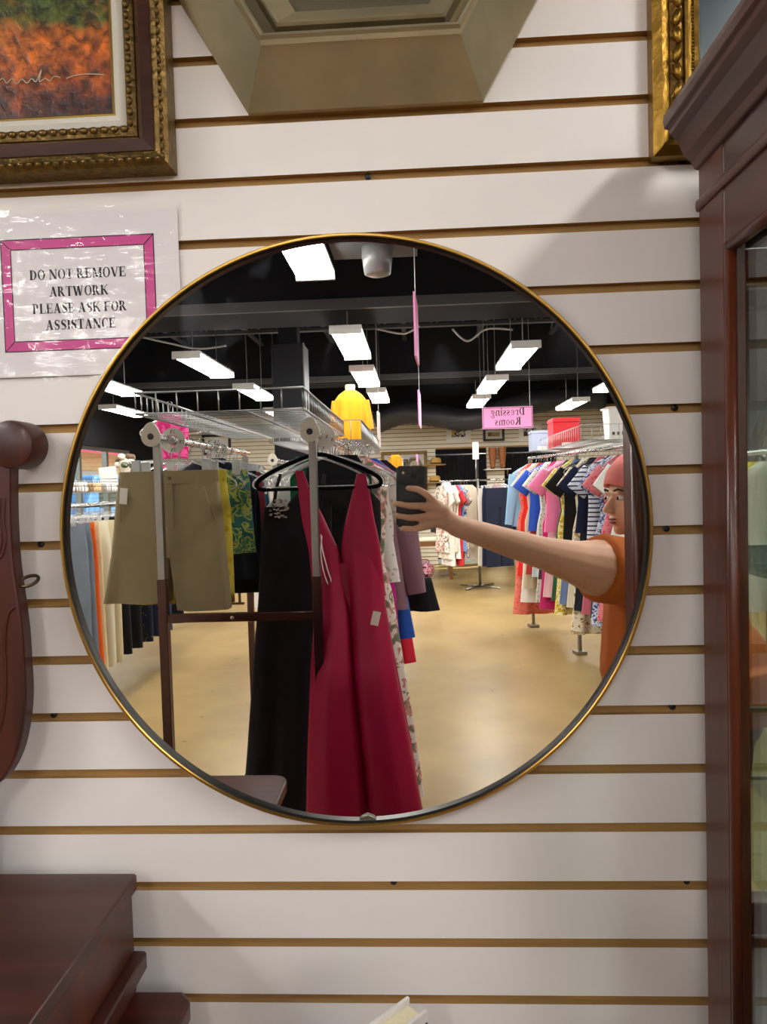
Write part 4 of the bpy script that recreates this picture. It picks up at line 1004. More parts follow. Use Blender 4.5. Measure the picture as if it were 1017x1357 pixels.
b = B(); shell(b, lerp_rows([row(622, 394, 405, .006), row(650, 397, 414, .010), row(690, 401, 432, .018), row(725, 408, 447, .026, .001), row(790, 413, 458, .034, .002, .004)], 5), n=30, folds=3, ph=.2); obj('bodice_panel', b, SAT, t, True)
b = B(); shell(b, lerp_rows([row(628, 475, 487, .006), row(655, 468, 492, .010), row(690, 458, 497, .018), row(720, 452, 503, .026, .001), row(790, 448, 509, .034, .002, .004)], 5), n=30, folds=3, ph=1.2); obj('bodice_panel', b, SAT, t, True)
b = B(); b.tube(cr([(Xg(x), .052, Zg(y)) for x, y in ((428,706),(429,725),(435,752),(439,766),(436,772),(430,755),(427,730),(429,708))], 4), .0022, 5); obj('hanging_loop', b, CARD, t, True, label='white ribbon hanging loop')
b = B(); b.box((-.014, -.0004, -.025), (.014, .0004, .025)); obj('price_tag', b, CARD, t, loc=(Xg(497), .104, Zg(813)), rot=(R(-4), R(14), 0))

# dark dresses and others behind on the gown rail
BD = fabric('aubergine_black', 'plain', ['#140a14'], rough=.8)
Db = 2.70; t = thing('long_dress', 'long aubergine black dress hanging beside the raspberry gown', 'dress', (RX1, MY_of(Db), HZ))
def rowb(py, xa, xb, ht, am=0, cy=0): p, q = Mp(xa, py, Db), Mp(xb, py, Db); return (p.z-HZ, (p.x+q.x)/2-RX1, (q.x-p.x)/2, ht, am, cy)
b = B(); shell(b, lerp_rows([rowb(672, 350, 440, .018, .001), rowb(720, 346, 440, .022, .002), rowb(790, 343, 430, .024, .003), rowb(880, 336, 425, .036, .006), rowb(1000, 328, 425, .045, .01), rowb(1080, 321, 425, .05, .012), rowb(1150, 316, 425, .05, .012)], 5), n=60, folds=6); obj('cloth', b, BD, t, True)
for x0_, x1_ in ((372, 366), (430, 428)):
    b = B(); b.tube([Mp(x0_, 628, Db)-t.location, Mp(x1_, 650, Db)-t.location, Mp(x1_-4, 676, Db)-t.location], .007, 6); obj('strap', b, BD, t, True)
b = B(); rr = random.Random(3)
for k in range(60):
    q = Mp(358+rr.random()*24, 662+rr.random()*24, Db-.02)-t.location; b.ell(q, (.006, .002, .004), 6, 3)
o = obj('beading', b, plain('silver_sequin', '#8d877c', .25, .9), t); o['kind'] = 'stuff'
hang('clear', (RX1-.05, MY_of(Db), HZ), 0, 'clear plastic hanger carrying the aubergine dress', 'clear hangers on the gown rail', 1.0)
LACE = fabric('black_lace', 'cells', ['#2e2a2c', '#0b0a0c', '#141214'], 45)
FLO = fabric('floral_white', 'noise', ['#8a7f5c', '#e4d8cc', '#e6dcd2', '#c98d83', '#6f7a62'], 16, detail=3)
RR0 = 0
RR = [('dress', cloth_plain('0f5a38'), 2.90, -.05, 'emerald green sleeveless dress between the dark dress and the lace dress', dict(length=.9, hw=.13, hem=.15)),
      ('dress', LACE, 2.79, .03, 'black lace dress hung behind the emerald dress', dict(length=1.0, hw=.2, hem=.2)),
      ('dress', FLO, 3.05, .06, 'long floral gown with pale ground trailing low beside the raspberry gown', dict(length=1.52, hw=.19, hem=.30)),
      ('dress', cloth_plain('0c0c10'), 2.88, .03, 'plain black long gown directly behind the raspberry gown', dict(length=1.32, hw=.16, hem=.27)),
      ('shirt', fabric('grey_lace', 'cells', ['#b8b2aa', '#e0dcd6'], 40), 3.1, .06, 'pale grey lace top on the gown rail', dict(length=.6, hw=.21, sl='short')),
      ('dress', cloth_plain('b01878'), 3.22, .06, 'magenta dress on the gown rail', dict(length=1.2, hw=.2, hem=.24)),
      ('shirt', cloth_plain('8f6d78'), 3.36, .09, 'dusty mauve long sleeved cardigan on the gown rail', dict(length=.75, hw=.21, sl='long')),
      ('dress', cloth_plain('1f4ea8'), 3.52, .09, 'cobalt blue dress on the gown rail', dict(length=.9, hw=.2, hem=.25)),
      ('dress', cloth_plain('d02038'), 3.68, .09, 'scarlet dress on the gown rail', dict(length=1.05, hw=.2, hem=.25)),
      ('dress', cloth_plain('101018'), 3.84, .13, 'black flared dress at the far end of the gown rail', dict(length=.82, hw=.2, hem=.34)),
      ('shirt', cloth_plain('e8e4e0'), 3.98, .10, 'white blouse at the far end of the gown rail', dict(length=.6, hw=.2, sl='short'))]
for sh, mt, D, ofx, lab, kw in RR:
    D = cA(D)
    loc = (RX1+ofx*.9, MY_of(D), HZ); garment(sh, mt, (loc[0], loc[1], HZ-(.10 if mt is LACE else 0)), R(random.uniform(-5, 5)), lab, 'clothes on the gown rail', **kw)
    hang('clear', loc, 0, 'clear plastic hanger on the gown rail', 'clear hangers on the gown rail')
# spare empty hangers pushed together on both rails
for i in range(12):
    hang('clear', (RX0+.02*math.sin(i*2.3), MY_of(2.66+i*.088), HZ), R(6*math.sin(i*1.9)), 'empty clear plastic hanger on the shorts rail', 'clear hangers on the shorts rail', .98)
    hang('clear', (RX1+.02*math.sin(i*1.7), MY_of(2.69+i*.085), HZ), R(7*math.sin(i*2.7)), 'empty clear plastic hanger on the gown rail', 'clear hangers on the gown rail', .98)

# pink halter top hung from the basket, past the shorts rail
q = Mp(226, 573, 4.35); hang('clear', (q.x, q.y, q.z+.17), R(15), 'clear hanger holding the hot pink ruffled top high above the racks', 'clear hangers on the racks')
garment('shirt', fabric('hot_pink', 'noise', ['#d42a78', '#e85a9a', '#c81f6c'], 14), (q.x, q.y, q.z+.17), R(15), 'hot pink ruffled sleeveless top hung high behind the shorts rail', 'clothes on the racks', length=.40, hw=.13, sl=None)

# === rack B, behind rack A, with basket and headless bust
yB1, yB0 = MY_of(4.72), MY_of(7.0); bx1 = Mp(479, 560, 4.74).x; bx0 = bx1-.62
rack('chrome double rail clothes rack under the basket with the orange bust', bx0+.03, bx1-.03, yB0, yB1, 1.72, .026, cross=.9)
zb0 = Mp(470, 583, 4.74).z; zb1 = Mp(470, 557, 4.74).z
basket('wire basket shelf carrying the bust in the orange blouse', bx0, bx1, yB0, yB1, zb0, zb1)
p = Mp(465, 540, 6.6)
t = thing('dress_form', 'headless cream bust wearing an orange blouse on the wire basket', 'dress form', (p.x, p.y, zb0+.006)); hgt = Mp(462, 511, 6.6).z-zb0
b = B(); b.lathe([(.055, hgt-.11), (.045, hgt-.06), (.048, hgt-.01), (.044, hgt), (.0005, hgt)], n=20); obj('neck', b, plain('cream_form', '#d8c39a', .6), t, True)
OR = fabric('orange_chiffon', 'plain', ['#f39a12'], rough=.7)
b = B(); shell(b, lerp_rows([(hgt-.055, 0, .055, .05, .0), (hgt-.09, 0, .105, .07, .002), (hgt-.14, 0, .145, .085, .004), (hgt-.28, 0, .15, .10, .008), (hgt-.45, 0, .16, .11, .012), (0.0, 0, .155, .10, .012)], 5), n=60, folds=11); obj('blouse', b, OR, t, True)
for s_ in (-1, 1):
    b = B(); sleeve(b, (s_*.13, 0, hgt-.15), (s_*.165, .02, hgt-.42), .045, .05, .05); obj('sleeve', b, OR, t, True)
p = Mp(472, 598, 5.2)
BR = [('dress', cloth_plain('e9e3da'), 'ivory dress'), ('shirt', OR, 'orange chiffon blouse'), ('shirt', cloth_plain('cfcfd2'), 'silver grey blouse'), ('dress', LACE, 'black lace cocktail dress'), ('shirt', cloth_plain('d8d2c4'), 'oatmeal knit top'), ('dress', cloth_plain('233a6a'), 'royal navy dress'), ('shirt', cloth_plain('e4e4e6'), 'white shirt'), ('dress', fabric('teal_print', 'noise', ['#1d6a72', '#d8e0dc', '#35505a'], 18), 'teal print dress'), ('shirt', cloth_plain('b6a2b4'), 'lilac blouse'), ('dress', cloth_plain('1a1a1e'), 'plain black dress'), ('shirt', cloth_plain('c44a4a'), 'brick red blouse'), ('dress', cloth_plain('d0b890'), 'tan dress')]
for i, (sh, mt, lab) in enumerate(BR):
    for k, x in enumerate((bx1-.03,) if i % 2 else (bx0+.03, )):
        loc = (x, MY_of(4.85+i*.17), 1.728); kw = dict(length=.62, hw=.2, sl='short') if sh == 'shirt' else dict(length=1.0, hw=.19, hem=.24)
        garment(sh, mt, loc, R(random.uniform(-6, 6)), lab+' on the rack under the orange bust', 'clothes on the rack under the orange bust', **kw)
        hang('clear', loc, 0, 'clear plastic hanger on the rack under the orange bust', 'clear hangers under the orange bust')
for i in range(10):
    for x in (bx0+.03, bx1-.03): hang('clear', (x, MY_of(4.8+i*.2), 1.728), R(8*math.sin(i*2.1+x*9)), 'empty clear hanger on the rack under the orange bust', 'clear hangers under the orange bust')

# === rack C: trousers by the window
zC = 1.46; xC = -2.42; yC1, yC0 = MY_of(4.55), MY_of(9.4)
rack('long chrome rack of hanging trousers near the shop window', xC-.35, xC, yC0, yC1, zC-.014, .026, cross=.5, heads=False)
DEN = plain('grey_denim', '#717b88', .85, var=.12, vscale=5)
TR = [(DEN, 'faded grey blue jeans', .20), (DEN, 'faded grey blue jeans', .19), (cloth_plain('e2601c'), 'bright orange trousers', .185), (cloth_plain('d5c49a'), 'cream corduroy trousers', .19), (cloth_plain('ded6c0'), 'ivory linen trousers', .2), (cloth_plain('cdbf9c'), 'pale stone chinos', .2), (NB, 'black dress trousers', .19), (cloth_plain('101216'), 'black jeans', .19), (fabric('navy_ditsy', 'cells', ['#a88a3c', '#141a2c', '#101524'], 38), 'navy ditsy floral trousers', .2), (cloth_plain('1d2740'), 'dark indigo jeans', .19), (cloth_plain('2a3a60'), 'indigo jeans', .19), (cloth_plain('141821'), 'ink black trousers', .19), (cloth_plain('b32430'), 'red trousers', .18), (cloth_plain('24408a'), 'cobalt trousers', .18), (cloth_plain('e0dcd6'), 'white jeans', .18), (cloth_plain('23252c'), 'slate trousers', .18), (cloth_plain('c8a0a4'), 'dusty rose trousers', .18), (cloth_plain('1b1d22'), 'charcoal slacks', .18)]
Ds = [4.62, 4.72, 4.80, 4.88, 5.0, 5.12, 5.3, 5.5, 5.72, 5.95, 6.2, 6.5, 6.8, 7.1, 7.5, 7.9, 8.3, 8.8]
for (mt, lab, hw), D in zip(TR, Ds):
    loc = (xC, MY_of(D), zC-.004); i = Ds.index(D)
    garment('pants', mt, loc, R(random.uniform(-4, 10)), lab+(', outermost' if i == 0 else (', second from the end' if i == 1 else ''))+' on the rack by the shop window', 'trousers on the rack by the window', length=1.16 if i < 6 else (1.14 if i < 12 else 1.0), hw=hw, hem=.105)
    hang('clip', loc, 0, 'clear clip hanger on the trouser rack', 'clear clip hangers on the trouser rack')
for i in range(26): hang('clear', (xC-.35+.01*math.sin(i), MY_of(4.6+i*.17), zC-.004), R(9*math.sin(i*1.3)), 'empty clear hanger on the rear rail of the trouser rack', 'empty hangers on the trouser rack')
basket('wire basket shelf over the trouser rack by the shop window', xC-.5, xC+.12, MY_of(8.6), MY_of(5.4), 1.56, 1.66)
for k, (px, D, c) in enumerate(((100, 6.3, 'efece6'), (121, 7.0, 'd8b07a'), (143, 7.4, 'f0eeea'))):
    q = Mp(px, 668, D); q.z = 1.565
    b = B(); b.box((-.1, -.07, 0), (.1, .07, .05)); b.box((-.095, -.066, .051), (.095, .066, .09))
    tag(obj('folded_sweater', b, cloth_plain(c), None, bevel=.018, seg=3, loc=q, rot=(0, 0, .3*k)), ['off white', 'tan', 'white'][k]+' folded sweater in the basket over the trouser rack', 'sweater', 'folded sweaters over the trouser rack')['x'] = 0
q = Mp(146, 640, 8.0)
t = thing('sign_card', 'white price card on a stand in front of the shop window', 'sign', (q.x, q.y, 1.57))
b = B(); b.box((-.1, -.004, .06), (.1, .004, .28)); obj('card', b, CARD, t, rot=(0, R(-6), 0))
b = B(); b.tube([(0, 0, 0), (0, 0, .07)], .006); b.box((-.05, -.04, 0), (.05, .04, .006)); obj('stand', b, STEEL, t)
q = Mp(166, 622, 8.4)
t = thing('bridal_bust', 'bridal display head with brown and cream flowers by the window', 'display', (q.x, q.y, 1.57))
b = B(); b.lathe([(.07, 0), (.05, .04), (.03, .12), (.05, .2), (.075, .28), (.07, .36), (.0005, .4)], n=18); obj('bust', b, plain('ivory_head', '#cbbfae', .6), t, True)
rr = random.Random(5)
for k in range(16):
    b = B(); a = rr.random()*6.28; b.ell((.08*math.cos(a), .06*math.sin(a), .28+.14*rr.random()), (.05, .045, .04), 8, 5); obj('flower', b, [plain('flower_cream', '#d8cdb8', .8), plain('flower_brown', '#5a4132', .8), plain('flower_green', '#4c5a38', .8)][k % 3], t, True)

# === right row of dresses
xR, zR = 1.60, 1.775
rail_at = lambda D: (1.62-(D-5.15)*.175, MY_of(D))          # the rail leans towards the aisle as it recedes
rA, rB = rail_at(5.12), rail_at(7.55); ra = math.atan2(rB[0]-rA[0], rA[1]-rB[1]); D_ = math.hypot(rB[0]-rA[0], rB[1]-rA[1])
t = thing('straight_rail_rack', 'long chrome rail rack packed with colourful dresses along the aisle', 'clothes rack', (rA[0], rA[1], 0), ra)
for k in range(3):
    y = -D_*k/2; b = B(); b.box((-.015, y-.015, .03), (.015, y+.015, zR)); obj('post', b, STEEL, t, bevel=.002)
    b = B(); b.box((-.05, y-.05, 0), (.05, y+.05, .0295)); obj('foot', b, STEEL, t, bevel=.003)
b = B(); b.tube([(0, .04, zR+.014), (0, -D_-.04, zR+.014)], .014, 12); obj('rail', b, CHROME, t, 'auto')
cD = lambda D: 5.22+(D-5.3)*.55
ROW = [('dress', fabric('black_leaf', 'leaf', ['#1c1c1e', '#8f948c', '#dfe2dc', '#e8eae4'], 14), 5.30, 'white dress with bold black and grey leaf print', dict(length=1.56, hw=.23, hem=.27, sl='short')),
       ('dress', fabric('coral_ditsy', 'cells', ['#f0e6e0', '#d8545c', '#e0808a'], 30), 5.55, 'coral floral print dress', dict(length=1.3, hw=.22, hem=.25, sl='short')),
       ('dress', fabric('blue_paisley', 'noise', ['#2a3a78', '#8fa4d0', '#dfe6f0', '#3f5aa0'], 26, detail=4), 5.75, 'blue and white paisley dress', dict(length=1.35, hw=.22, hem=.26, sl='short')),
       ('shirt', fabric('blue_stripe', 'stripe', ['#1e2f5e', '#e8ecf2'], 9), 6.0, 'navy and white striped top', dict(length=.8, hw=.22, sl='short')),
       ('shirt', cloth_plain('151d3a'), 6.3, 'dark navy flutter sleeve blouse', dict(length=.66, hw=.24, sl='short')),
       ('dress', fabric('cream_swirl', 'noise', ['#8a6a40', '#e6dcc4', '#efe8d6', '#b89a68'], 16, detail=3), 6.55, 'cream dress with brown swirl print', dict(length=1.5, hw=.22, hem=.25, sl='short')),
       ('shirt', LACE, 6.85, 'black lace tunic', dict(length=.85, hw=.23, sl='short')),
       ('dress', fabric('yellow_floral', 'noise', ['#d8b428', '#e8cf58', '#f2eab8', '#d0a820'], 18), 7.15, 'yellow floral dress', dict(length=1.4, hw=.22, hem=.26, sl='short')),
       ('shirt', cloth_plain('ef7fb0'), 7.6, 'bubblegum pink blouse', dict(length=.7, hw=.23, sl='short')),
       ('dress', cloth_plain('c02468'), 7.85, 'raspberry pink midi dress', dict(length=1.42, hw=.21, hem=.25)),
       ('dress', fabric('grey_print', 'cells', ['#5a5c58', '#a8a89c', '#c8c8bc'], 34), 8.1, 'grey speckled print dress', dict(length=1.38, hw=.21, hem=.24, sl='short')),
       ('shirt', cloth_plain('2a4fb0'), 8.45, 'royal blue blouse', dict(length=.72, hw=.22, sl='short')),
       ('dress', cloth_plain('c9b79c'), 8.8, 'beige shirt dress', dict(length=1.3, hw=.21, hem=.24, sl='short')),
       ('dress', cloth_plain('d8261e'), 9.05, 'fire red dress', dict(length=1.2, hw=.2, hem=.24)),
       ('dress', fabric('coral_lace', 'cells', ['#f2b8a8', '#d8584a', '#e27868'], 28), 9.2, 'long coral lace dress', dict(length=1.6, hw=.21, hem=.27)),
       ('shirt', cloth_plain('8fb8d8'), 9.42, 'sky blue long sleeved shirt', dict(length=.7, hw=.22, sl='long'))]
FILL = [('1c2a24', 'bottle green'), ('e6e2d8', 'off white'), ('3a2a22', 'chocolate brown'), ('c86a7a', 'salmon pink'), ('20222a', 'jet black'), ('d8d0bc', 'bone'), ('6a7fa8', 'steel blue'), ('2e5a3a', 'forest green'), ('e8b8c0', 'blush pink'), ('40343c', 'plum grey'), ('b8c0c8', 'pale silver'), ('a83a30', 'rust red'), ('f0ece4', 'cream white')]
FD = [5.43, 5.66, 5.88, 6.16, 6.42, 6.7, 7.0, 7.35, 7.72, 7.98, 8.28, 8.62, 8.93]
for sh, mt, D, lab, kw in ROW:
    loc = (*rail_at(cD(D)), zR+.006); garment(sh, mt, loc, ra+R(random.uniform(-6, 14)), lab+' on the long aisle rail', 'dresses on the long aisle rail', ph=random.uniform(0, 3), **kw)
    hang('clear', loc, ra, 'clear plastic hanger on the long aisle rail', 'clear hangers on the long aisle rail')
for (c, lab), D in zip(FILL, FD):
    loc = (*rail_at(cD(D)), zR+.006); L = random.choice((1.15, 1.3, 1.45)); garment('dress', cloth_plain(c), loc, ra+R(random.uniform(-3, 8)), lab+' dress tucked between prints on the long aisle rail', 'dresses on the long aisle rail', length=L, hw=.18, hem=.24)
    hang('clear', loc, ra, 'clear plastic hanger on the long aisle rail', 'clear hangers on the long aisle rail')
# basket and boxes above the row
zs = Mp(820, 583, 5.7).z; basket('wire basket shelf over the long aisle rail of dresses', 1.30, 1.86, MY_of(7.75), MY_of(5.6), zs, zs+.12, .08)
for x in (1.44, 1.93):
    pass
def carton(name, label, px0, px1, py0, py1, D, dep, mt, txt=False):
    a, c_ = Mp(px0, py1, D), Mp(px1, py0, D); t = thing(name, label, 'box', ((a.x+c_.x)/2, a.y, zs+.006)); h = c_.z-zs-.006; hw = (c_.x-a.x)/2
    b = B(); b.box((-hw, -dep, 0), (hw, 0, h*.86)); obj('body', b, mt, t, bevel=.004)
    b = B(); b.box((-hw-.004, -dep-.004, h*.862), (hw+.004, .004, h)); obj('lid', b, mt, t, bevel=.004)
    b = B(); b.box((-.05, .0015, .01), (.05, .003, .05)); obj('paper_label', b, CARD, t)
carton('storage_box', 'glossy red storage box on the shelf above the dresses', 734, 769, 553, 592, 6.9, .28, plain('red_box', '#c8202c', .4))
carton('storage_box', 'pale grey blue storage box beside the red box', 705, 733, 570, 594, 7.5, .2, plain('greyblue_box', '#98a2b8', .5))
q0 = Mp(808, 575, 5.95); q1 = Mp(838, 540, 5.95)
t = thing('slatted_bin', 'white plastic bin with slotted sides in the basket above the dresses', 'bin', ((q0.x+q1.x)/2+.02, q0.y, zs+.006)); hb_ = q1.z-zs
b = B(); b.prism([(-.10,0),(.10,0),(.12,hb_),(-.12,hb_)], -.2, 0); obj('tub', b, plain('white_bin', '#ece9e2', .5), t, bevel=.01)
b = B(); b.tube([(-.125,.005,hb_),(.125,.005,hb_),(.125,-.205,hb_),(-.125,-.205,hb_)], .008, 6, closed=True); obj('rim', b, plain('white_bin', '#ece9e2', .5), t, True)
for k in range(5):
    b = B(); b.box((-.09+k*.04, .0005, .05), (-.07+k*.04, .006, .075)); obj('slot', b, GREYP, t)

# === centre rack with white garments and navy trousers
q = Mp(657, 655, 9.9)
yF = MY_of(9.95); xF = Mp(634, 650, 10.4).x; zF = Mp(650, 634, 9.95).z
t = thing('four_way_rack', 'four way display rack of white lace dresses and navy trousers', 'clothes rack', (xF, yF-.5, 0))
b = B(); b.tube([(0,0,.03),(0,0,zF)], .02, 10); obj('post', b, STEEL, t, True)
for k in range(4):
    a = k*PI/2+R(40); b = B(); b.tube([(0,0,.03),(.35*math.cos(a),.35*math.sin(a),.02)], .014, 8); obj('foot', b, STEEL, t, True)
arms = [(R(66), 3), (R(156), 8), (R(246), 4), (R(-24), 4)]
for a, n_ in arms:
    b = B(); b.tube([(0,0,zF-.02),(.62*math.cos(a),.62*math.sin(a),zF-.02)], .011, 8); obj('arm', b, CHROME, t, True)
WL = fabric('white_lace', 'cells', ['#ffffff', '#e8e2d6', '#f2eee6'], 30)
cols = {0: [cloth_plain('161c30'), cloth_plain('1c2238'), cloth_plain('d8d0c4')], 1: [FLO, cloth_plain('e8e0d2'), WL, cloth_plain('d8cfbe'), WL, cloth_plain('d03038'), cloth_plain('6f8fc8'), fabric('multi_print', 'noise', ['#b83a40', '#e0c890', '#3f5a90', '#e8e0d6'], 18)], 2: [WL, cloth_plain('e6decc'), WL, cloth_plain('cfc4ae')], 3: [cloth_plain('8a8f98'), NB, WL, cloth_plain('b88a90')]}
nmz = {0: ['navy wide leg trousers facing the mirror', 'second navy trousers', 'stone trousers'], 1: ['pale floral dress', 'ivory dress', 'white lace dress', 'linen coloured dress', 'white lace gown', 'scarlet dress', 'periwinkle dress', 'multicoloured print dress'], 2: ['white lace top dress', 'champagne dress', 'white eyelet dress', 'taupe dress'], 3: ['pewter dress', 'black dress', 'white crochet dress', 'mauve dress']}
for ai, (a, n_) in enumerate(arms):
    for k in range(n_):
        rd = .60-k*(.36/n_); loc = (xF+rd*math.cos(a), yF-.5+rd*math.sin(a), zF-.028)
        rz = a-PI/2
        if ai == 0: garment('pants', cols[0][k], loc, rz, nmz[0][k]+' on the four way rack', 'clothes on the four way rack', length=1.2, hw=.19, hem=.11)
        else: garment('dress', cols[ai][k], loc, rz, nmz[ai][k]+' on the four way rack', 'clothes on the four way rack', length=1.0+.1*(k % 3), hw=.2, hem=.22, sl='short' if k % 2 else None)
        hang('clip' if ai == 0 else 'clear', loc, rz, 'clear plastic hanger on the four way rack', 'clear hangers on the four way rack')
q = Mp(627, 612, 9.9)
t = thing('sign_holder', 'white paper sign on a thin post above the four way rack', 'sign', (xF-.02, yF-.5, zF+.0005))
zz = Mp(627, 635, 9.9).z
b = B(); b.tube([(0,0,0),(0,0,Mp(627,607,9.9).z-zF)], .008, 8); obj('stem', b, STEEL, t, True)
b = B(); b.box((-.045, -.004, Mp(627,607,9.9).z-zF), (.045, .004, Mp(627,583,9.9).z-zF)); obj('card', b, CARD, t)

# === rack reflected in the cabinet's mirrored back
xE = 2.55
rack('chrome rack of bagged cream and yellow clothes seen in the cabinet back', xE-.3, xE+.3, MY_of(6.0), MY_of(4.6), 1.68, .026, cross=.6)
BAG = plain('clear_garment_bag', '#e8e6dc', .15, trans=.25)
for i, (mt, lab) in enumerate(((BAG, 'cream dress in a crinkled plastic bag'), (cloth_plain('e8d060'), 'butter yellow dress'), (BAG, 'ivory gown in a plastic bag'), (cloth_plain('e0d8c8'), 'ecru dress'), (cloth_plain('d8c24a'), 'mustard dress'), (BAG, 'white dress in a plastic bag'), (cloth_plain('c8c0b0'), 'mushroom dress'))):
    for x in (xE-.3,):
        loc = (x, MY_of(4.68+i*.18), 1.688); garment('dress', mt, loc, R(random.uniform(-6, 6)), lab+' on the rack facing the display cabinet', 'clothes facing the display cabinet', length=1.0, hw=.22, hem=.27, sl='short')
        hang('clear', loc, 0, 'clear plastic hanger facing the display cabinet', 'clear hangers facing the display cabinet')
for i in range(10): hang('clear', (xE+.3, MY_of(4.68+i*.13), 1.688), R(6*math.sin(i*2)), 'empty clear hanger facing the display cabinet', 'clear hangers facing the display cabinet')

# === hanging signs
def strings(t, pts, z1):
    for x, z in pts:
        b = B(); b.tube([(x, 0, z), (x, 0, z1)], .0025, 4); obj('string', b, plain('clear_line', '#8a8a8a', .4), t)
a = Mp(640, 569, 8.2); c_ = Mp(706, 538, 8.2); hw = (c_.x-a.x)/2; hh = c_.z-a.z
t = thing('hanging_sign', 'pink hanging sign reading Dressing Rooms', 'sign', ((a.x+c_.x)/2, a.y, a.z))
b = B(); b.box((-hw, -.004, 0), (hw, .004, hh)); obj('board', b, PINK, t)
b = B()
for q in framequad(-hw+.008, hw-.008, .008, hh-.008, .006, .0046): b.add(q.v, q.f)
obj('border', b, INK, t)
for txt, z, wd in (('Dressing', .15, hw*1.36), ('Rooms', .04, hw*1.05)):
    lb = lettering(txt, .088, wd); lb.v = [(-v[0], .0048, v[2]+z) for v in lb.v]; obj('lettering', lb, INK, t)
strings(t, ((-hw+.03, hh), (hw-.03, hh)), 3.6-a.z)
for nm, lab, px, y0_, y1_, D, L, mt in (('hanging_sign', 'tall pink hanging sign turned edge on before the first lights', 553, 396, 478, 4.3, .34, PINK), ('hanging_sign', 'pink hanging sign turned edge on farther down the aisle', 557, 520, 566, 7.0, .4, PINK), ('hanging_sign', 'white hanging strip sign beside the orange bust', 503, 546, 592, 7.2, .2, CARD)):
    a = Mp(px, y1_, D); c_ = Mp(px, y0_, D)
    t = thing(nm, lab, 'sign', (a.x, a.y, a.z), R(3)); b = B(); b.box((-.006, -L/2, 0), (.006, L/2, c_.z-a.z)); obj('board', b, mt, t)
    b = B(); b.tube([(0, 0, c_.z-a.z), (0, 0, 3.6-a.z)], .003, 4); obj('string', b, plain('clear_line', '#8a8a8a', .4), t)

# === on and in front of the far wall (D 13.5)
def far_frame(label, x0, x1, y0_, y1_, fr, matb, art):
    a = Mp(x0, y1_, 13.45); c_ = Mp(x1, y0_, 13.45); hw = (c_.x-a.x)/2; hh = c_.z-a.z; t = thing('framed_picture', label, 'picture', ((a.x+c_.x)/2, YB+.001, a.z)); wd = .045
    for A2, B2_ in (((-hw,0,0),(hw,.03,wd)), ((-hw,0,hh-wd),(hw,.03,hh)), ((-hw,0,wd),(-hw+wd,.03,hh-wd)), ((hw-wd,0,wd),(hw,.03,hh-wd))):
        b = B(); b.box(A2, B2_); obj('frame_bar', b, fr, t)
    b = B(); b.box((-hw+wd, .002, wd), (hw-wd, .012, hh-wd)); obj('mat_board', b, matb, t)
    b = B(); m_ = min(hw, hh)*.45; b.box((-hw+m_, .0125, m_), (hw-m_, .014, hh-m_)); obj('print', b, art, t)
far_frame('white framed dark print with pale patches on the far wall', 592, 624, 555, 587, plain('white_frame', '#e4e0d6', .5), plain('mat_white', '#e8e4da', .7), fabric('dark_art', 'noise', ['#23262c', '#e8e4da', '#3a4048', '#c8b050'], 9))  # dark, pale and yellow tones mixed by noise
far_frame('dark framed sepia print over the boots on the far wall', 641, 669, 566, 585, plain('black_frame', '#1f1a18', .5), plain('mat_cream', '#d8cfba', .7), fabric('sepia_art', 'noise', ['#8a7450', '#b8a078', '#6a5638'], 12))
far_frame('white framed rose print half hidden by the pink sign', 688, 718, 560, 585, plain('white_frame', '#e4e0d6', .5), plain('mat_white', '#e8e4da', .7), fabric('rose_art', 'noise', ['#8a5a60', '#d8c8c0', '#4a3a40'], 12))
far_frame('black framed landscape print at the left of the far wall', 268, 305, 575, 603, plain('black_frame', '#1f1a18', .5), plain('mat_cream', '#d8cfba', .7), fabric('land_art', 'noise', ['#5a6a80', '#b8a078', '#38404a'], 12))
a = Mp(507, 668, 13.4); c_ = Mp(566, 597, 13.4); hw = (c_.x-a.x)/2; hh = c_.z-a.z
t = thing('gilt_mirror', 'gold framed wall mirror on the far wall behind the phone', 'mirror', ((a.x+c_.x)/2, YB+.001, a.z))
for A2, B2_ in (((-hw,0,0),(hw,.05,.06)), ((-hw,0,hh-.06),(hw,.05,hh)), ((-hw,0,.06),(-hw+.06,.05,hh-.06)), ((hw-.06,0,.06),(hw,.05,hh-.06))):
    b = B(); b.box(A2, B2_); obj('frame_bar', b, OG, t, bevel=.01)
b = B(); b.box((-hw+.05, .005, .05), (hw-.05, .015, hh-.05)); obj('glass', b, CLEANMIR, t)
# boots on a wall shelf
s_ = Mp(660, 621, 13.3); t = thing('wall_shelf', 'narrow white shelf holding the tan boots', 'shelf', (s_.x, YB+.001, s_.z-.02))
b = B(); b.box((-.24, 0, 0), (.24, .26, .018)); obj('board', b, CARD, t)
for x in (-.2, .2):
    b = B(); b.prism([(0,0),(.2,0),(0,-.12)], x-.006, x+.006, 'YZ'); obj('bracket', b, STEEL, t)
TAN = plain('tan_leather', '#a8642c', .5, var=.12)
for i, px in enumerate((654, 667)):
    q = Mp(px, 621, 13.3); t = thing('boot', ['tan leather knee boot, the one beside the curtained opening by the hats', 'tan leather knee boot, the one beside the opening behind the boxes'][i], 'boot', (q.x, YB+.12, s_.z-.0015), 0, 'pair of tan boots')
    b = B(); shell(b, lerp_rows([(.40, 0, .075, .075, .0), (.25, 0, .07, .07, .002), (.1, 0, .05, .055, .002), (.06, 0, .048, .06, 0)], 4), n=20); obj('shaft', b, TAN, t, True)
    b = B(); b.ell((0, .05, .045), (.045, .12, .042), 14, 8); obj('foot', b, TAN, t, True)
    b = B(); b.box((-.035, -.06, 0), (.035, -.01, .05)); obj('heel', b, BLACK, t, bevel=.006)
